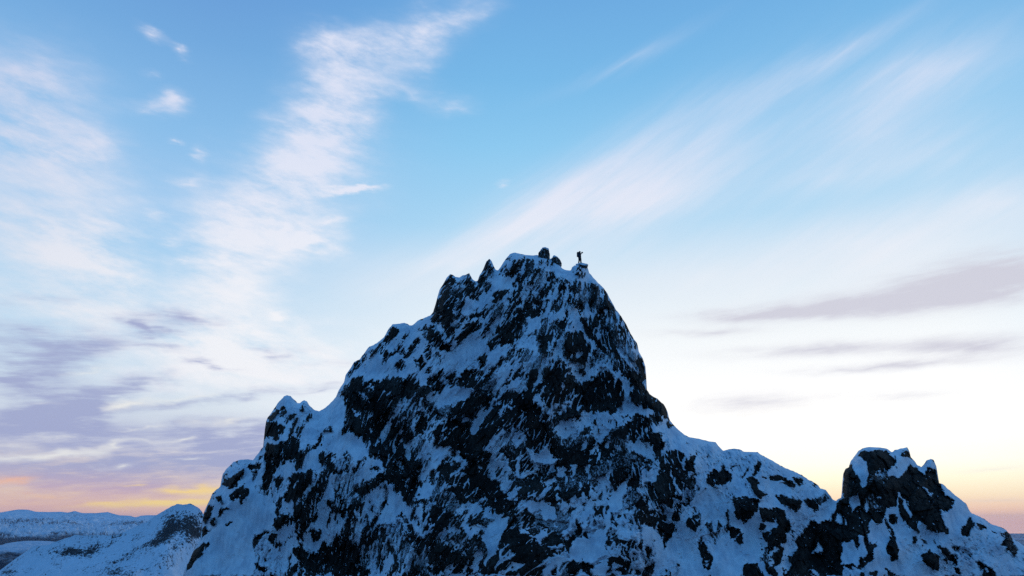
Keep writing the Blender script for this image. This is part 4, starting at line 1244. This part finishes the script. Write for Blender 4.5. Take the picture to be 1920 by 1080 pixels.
terrain('snowy_ridge', 'snow covered ridge with a rounded peak rising just left of the big mountain', 'ridge',
        [(-500, 1330), (-60, 1105), (0, 1070), (16, 1057), (41, 1039), (60, 1026), (72, 1022), (84, 1023), (96, 1019), (118, 1010), (140, 1004), (165, 1004), (192, 1003), (215, 1004), (239, 994.5), (258, 986), (275, 979), (293, 966), (311, 955.6), (322, 949), (332, 945.5),
         (343, 946.5), (349, 946), (355, 943.5), (361, 946), (368, 949), (374, 953), (379, 959), (386, 972), (400, 1000), (440, 1050), (560, 1130)], 1900.0, 1100.0, 1500.0, 700, 420, 120.0, LAND_NEAR, near_rock, 200, 0.8, 2.5)
terrain('mountain_range', 'long low range of snowy mountains on the hazy horizon behind the ridge', 'mountain range',
        [(-700, 985), (-300, 968), (-60, 962), (0, 961), (20, 957.5), (34, 955.2), (52, 955.6), (60, 957.5), (67, 959.5), (90, 960), (114, 959.5), (128, 961), (140, 958), (148, 960.5), (156, 962), (180, 962), (202, 960), (212, 963),
         (223, 966), (244, 967), (254, 970), (264, 967), (275, 966), (293, 966), (340, 969), (420, 972), (600, 980), (800, 984)], 24000.0, 9000.0, 9000.0, 520, 240, 520.0, LAND_FAR, lambda a_, b_, X, Y, Z: 0.06 + 0.6 * fbm(X / 1600, Y / 2600, 310, 5), 300, 0.6)
terrain('wooded_hill', 'low dark hill dusted with snow across the valley below the range', 'hill',
        [(-500, 1040), (-120, 1032), (0, 1026), (10, 1021), (21, 1017), (34, 1015.5), (52, 1014), (75, 1014), (98, 1015), (130, 1020), (200, 1030), (300, 1042), (420, 1060)], 9000.0, 3500.0, 4000.0, 240, 120, 120.0, LAND_MID, None, 400, 0.9)


def build_ground():
    n = 96
    t = np.concatenate([[0], np.geomspace(60, 58000, 60)])
    a = np.linspace(0, 2 * math.pi, n, endpoint=False)
    V = [(0, 0, GROUND_Z)]
    V += [(r * math.cos(q), r * math.sin(q), GROUND_Z) for r in t[1:] for q in a]
    me = bpy.data.meshes.new('valley_floor')
    F = [(0, 1 + k, 1 + (k + 1) % n) for k in range(n)]
    for i in range(len(t) - 2):
        for k in range(n):
            b0 = 1 + i * n; b1 = 1 + (i + 1) * n
            F.append((b0 + k, b1 + k, b1 + (k + 1) % n, b0 + (k + 1) % n))
    me.from_pydata(V, [], F)
    m_, q, b = material('valley_floor')
    pos = q.n('ShaderNodeTexCoord').outputs['Object']
    f = q.smooth(q.noise(pos, 0.0006, 8, 0.65), 0.42, 0.62)
    q.put(b.inputs['Base Color'], q.mix(f, (.012, .018, .024, 1), (.30, .33, .40, 1))); b.inputs['Roughness'].default_value = 0.9
    o = link('ground', me, m_)
    tag(o, 'wide valley floor of dark woods and snow far below the peaks', 'ground', kind='structure')


build_ground()

# ------------------------------------------------------------------ loose rocks on the crest
def boulder(name, label, px, py_top, py_bot, wpx, depth_off, seed, cap=0.45, box=0.0, lean=0.0, taper=0.0):
    """one block of rock standing on the crest with its own cap of snow"""
    Y = float(crest_at(px)[1]) + depth_off
    tx, zt = ray(px, py_top); _, zb = ray(px, py_bot)
    x0, z1, z0 = float(tx) * Y, float(zt) * Y, float(zb) * Y
    hw = wpx / 2 / FPX * Y * cp * 1.05
    hh = (z1 - z0) / 2
    bm = bmesh.new()
    bmesh.ops.create_icosphere(bm, subdivisions=5, radius=1.0)
    bmc = bmesh.new()
    rnd = random.Random(seed)
    planes = []
    for _ in range(16):
        n_ = Vector((rnd.gauss(0, 1), rnd.gauss(0, 1), rnd.gauss(0, 0.8))).normalized()
        planes.append((n_, rnd.uniform(0.74, 0.94)))
    from mathutils import noise as mn
    for v_ in bm.verts:
        p = v_.co.copy()
        if box: p = Vector([math.copysign(abs(c) ** (1 - box), c) for c in p])
        for n_, d_ in planes:
            e = p.dot(n_) - d_
            if e > 0: p -= n_ * e * 0.85
        p += p.normalized() * (0.07 * mn.noise(p * 3.1 + Vector((seed, 0, 0))) + 0.035 * mn.noise(p * 8 + Vector((0, seed, 0))))
        tp = 1.0 - taper * p.z
        v_.co = Vector((p.x * hw * 1.08 * tp + lean * p.z * hw, p.y * hw * tp, p.z * hh * 1.06))
    for f in bm.faces: f.smooth = True
    me = bpy.data.meshes.new(name)
    bm.to_mesh(me)
    me.attributes.new('rime', 'FLOAT', 'POINT').data.foreach_set('value', np.full(len(me.vertices), 0.55, np.float32))
    o = link(name, me, ROCK)
    o.location = (x0, Y, z0 + hh)
    tag(o, label, 'boulder', 'rocks on the summit crest')
    # snow cap: the upward faces, thickened outwards and dipping into the rock at the rim
    bm.normal_update()
    off = {}
    for v_ in bm.verts:
        up = v_.normal.z + 0.35 * (v_.co.z / hh) - (1 - cap) + 0.30 * mn.noise(v_.co * 2.2 + Vector((seed * 3.0, 1, 2)))
        off[v_.index] = up
    ker = [f for f in bm.faces if max(off[v_.index] for v_ in f.verts) < -0.12]
    new = {v_: v_.co + v_.normal * max(-0.05, min(0.13, off[v_.index] * 0.22)) for v_ in bm.verts}
    for v_, c in new.items(): v_.co = c
    bmesh.ops.delete(bm, geom=ker, context='FACES')
    me2 = bpy.data.meshes.new('snow_cap')
    bm.to_mesh(me2); bm.free(); bmc.free()
    link('snow_cap', me2, SNOW, o)
    return o


boulder('boulder', 'upright egg shaped dark boulder standing highest on the summit crest', 1020.0, 467.0, 498, 22.5, -0.35, 3, cap=0.26, box=0.3, taper=0.08)
boulder('boulder', 'smaller sloping rock leaning beside the egg shaped boulder', 1042, 481, 506, 22, -0.2, 8, cap=0.2, lean=-0.28, box=0.35, taper=0.3)
block = boulder('boulder', 'broad flat topped snowy block under the person\'s feet', 1090.5, 496.2, 504, 24, -0.3, 12, cap=0.5, box=0.5)


# ------------------------------------------------------------------ the person
def skin(name, verts, edges, radii, mats, mat_of=None, parent=None, levels=2, root=0):
    me = bpy.data.meshes.new(name + '_cage')
    me.from_pydata(verts, edges, [])
    ob = bpy.data.objects.new(name + '_cage', me)
    C.objects.link(ob)
    ob.modifiers.new('skin', 'SKIN')
    sd = ob.modifiers.new('sub', 'SUBSURF'); sd.levels = levels; sd.render_levels = levels
    if not me.skin_vertices: me.skin_vertices.new()
    for k, r in enumerate(radii):
        sv = me.skin_vertices[0].data[k]
        sv.radius = (r, r) if not isinstance(r, tuple) else r
        sv.use_root = (k == root)
    dg = bpy.context.evaluated_depsgraph_get()
    out = bpy.data.meshes.new_from_object(ob.evaluated_get(dg))
    out.name = name
    bpy.data.objects.remove(ob)
    out.materials.clear()
    o = link(name, out, mats, parent)
    for p in out.polygons:
        p.use_smooth = True
        if mat_of: p.material_index = mat_of(p.center)
    return o


JACKET = simple('dark_jacket', (.020, .024, .040))
TROUSERS = simple('dark_trousers', (.014, .014, .018))
SKIN_M = simple('skin', (.42, .26, .19), 0.6, 20, 0.1)
BOOT = simple('boot_leather', (.012, .011, .010), 0.6)
PACK = simple('pack_fabric', (.030, .034, .050))
PLASTIC = simple('black_plastic', (.010, .010, .011), 0.4)


def build_person():
    Y = block.location.y
    tx, tz = ray(1087.3, 497.2)
    bpy.context.view_layer.update()
    top = max((block.matrix_world @ v_.co).z for v_ in block.children[0].data.vertices if abs(v_.co.x + block.location.x - float(tx) * Y) < 0.35 and abs(v_.co.y) < 0.3)
    z0 = top - 0.03
    root = bpy.data.objects.new('person', None)
    Vt, E, R = [], [], []
    def add(p, r, par=None):
        Vt.append(p); R.append(r)
        if par is not None: E.append((par, len(Vt) - 1))
        return len(Vt) - 1
    pel = add((0, 0, .92), .225)
    sp_ = add((-.02, 0, 1.13), .205, pel)
    ch = add((-.03, 0, 1.33), .195, sp_)
    nk = add((.01, 0, 1.485), .068, ch)
    hd = add((.045, 0, 1.58), .092, nk)
    ht = add((.05, 0, 1.69), .085, hd)
    ns = add((.155, 0, 1.59), .020, hd)
    for sgn in (1, -1):
        sh = add((-.03, sgn * .20, 1.41), .100, ch)
        el = add((.10, sgn * .19, 1.24), .075, sh)
        wr_ = add((.225, sgn * .10, 1.475), .050, el)
        pm = add((.275, sgn * .09, 1.54), .040, wr_)
        for k, (dz, ln_) in enumerate([(.035, .075), (.012, .085), (-.012, .08), (-.035, .062)]):
            f1_ = add((.305, sgn * (.080 - .004 * k), 1.575 + dz), .0105, pm)
            f2_ = add((.330, sgn * (.055), 1.585 + dz), .0095, f1_)
            add((.335, sgn * (.055 - ln_ * .35), 1.585 + dz), .0085, f2_)
        th = add((.255, sgn * .055, 1.515), .012, pm)
        add((.280, sgn * .03, 1.512), .010, th)
        fwd = .11 if sgn < 0 else -.11
        hp = add((.0, sgn * .10, .86), .165, pel)
        kn = add((fwd * .55 + .035, sgn * .12, .49), .115, hp)
        an = add((fwd - .02, sgn * .13, .11), .078, kn)
        add((fwd + .17, sgn * .15, .055), .050, an)
        add((fwd - .06, sgn * .13, .05), .052, an)
    def mat_of(c):
        if c.z < .17: return 2
        if c.z < .80: return 1
        if c.z > 1.50 and (c.x > .26 or abs(c.y) < .12): return 3
        return 0
    root = skin('person', Vt, E, R, [JACKET, TROUSERS, BOOT, SKIN_M], mat_of)
    root.location = (float(tx) * Y, Y, z0)
    root.rotation_euler = (0, 0, math.radians(18))
    root.scale = (1.06, 1.06, 1.04)
    tag(root, 'person in dark winter clothing on the summit block holding something up to the face', 'person')
    # hood / hat
    bm = bmesh.new()
    bmesh.ops.create_uvsphere(bm, u_segments=20, v_segments=14, radius=1.0)
    for v_ in bm.verts:
        v_.co = Vector((v_.co.x * .125 + .038, v_.co.y * .112, v_.co.z * .135 + 1.655))
    bmesh.ops.delete(bm, geom=[f for f in bm.faces if f.calc_center_median().z < 1.60 and f.calc_center_median().x > 0.0], context='FACES')
    for f in bm.faces: f.smooth = True
    me = bpy.data.meshes.new('hat'); bm.to_mesh(me); bm.free()
    link('hat', me, TROUSERS, root)
    # rucksack
    bm = bmesh.new()
    bmesh.ops.create_cube(bm, size=1.0)
    bmesh.ops.bevel(bm, geom=list(bm.edges), offset=.22, segments=4, affect='EDGES', profile=0.6)
    for v_ in bm.verts:
        v_.co = Vector((v_.co.x * .22 - .235, v_.co.y * .36, v_.co.z * .66 + 1.27))
    for f in bm.faces: f.smooth = True
    me = bpy.data.meshes.new('rucksack'); bm.to_mesh(me); bm.free()
    pk = link('rucksack', me, PACK, root)
    for sgn in (1, -1):
        skin('shoulder_strap', [(-.14, sgn * .13, 1.50), (-.02, sgn * .15, 1.535), (.12, sgn * .13, 1.45), (.14, sgn * .13, 1.28), (.06, sgn * .17, 1.12), (-.12, sgn * .17, 1.06)],
             [(k, k + 1) for k in range(5)], [.022] * 6, [PACK], None, pk, 1)
    # the thing held to the face: a small camera
    bm = bmesh.new()
    bmesh.ops.create_cube(bm, size=1.0)
    bmesh.ops.bevel(bm, geom=list(bm.edges), offset=.08, segments=2, affect='EDGES')
    for v_ in bm.verts: v_.co = Vector((v_.co.x * .12 + .34, v_.co.y * .19, v_.co.z * .18 + 1.60))
    me = bpy.data.meshes.new('camera_body'); bm.to_mesh(me); bm.free()
    co = link('handheld_camera', me, PLASTIC)
    co.location = root.location; co.rotation_euler = root.rotation_euler; co.scale = root.scale
    tag(co, 'small dark camera held up in front of the person\'s face', 'camera')
    bm = bmesh.new()
    bmesh.ops.create_cone(bm, cap_ends=True, segments=24, radius1=.070, radius2=.076, depth=.09)
    bmesh.ops.rotate(bm, verts=bm.verts, cent=(0, 0, 0), matrix=Matrix.Rotation(math.pi / 2, 3, 'Y'))
    for v_ in bm.verts: v_.co += Vector((.425, 0, 1.59))
    me = bpy.data.meshes.new('lens'); bm.to_mesh(me); bm.free()
    link('lens', me, PLASTIC, co)


build_person()


# ------------------------------------------------------------------ the air
def build_haze():
    me = bpy.data.meshes.new('haze')
    bm = bmesh.new()
    bmesh.ops.create_cube(bm, size=2.0)
    for v_ in bm.verts:
        v_.co = Vector((v_.co.x * 60000, v_.co.y * 60000, 470.0 if v_.co.z > 0 else GROUND_Z - 9.0))
    bm.to_mesh(me); bm.free()
    m_ = bpy.data.materials.new('haze'); m_.use_nodes = True
    nt = m_.node_tree; nt.nodes.clear()
    vo = nt.nodes.new('ShaderNodeVolumePrincipled'); ou = nt.nodes.new('ShaderNodeOutputMaterial')
    vo.inputs['Color'].default_value = (.62, .78, 1, 1)
    vo.inputs['Density'].default_value = 1.05e-5
    vo.inputs['Anisotropy'].default_value = 0.2
    nt.links.new(vo.outputs[0], ou.inputs['Volume'])
    o = link('haze', me, m_)
    tag(o, 'thin blue haze filling the valley air', None, kind='stuff')


build_haze()
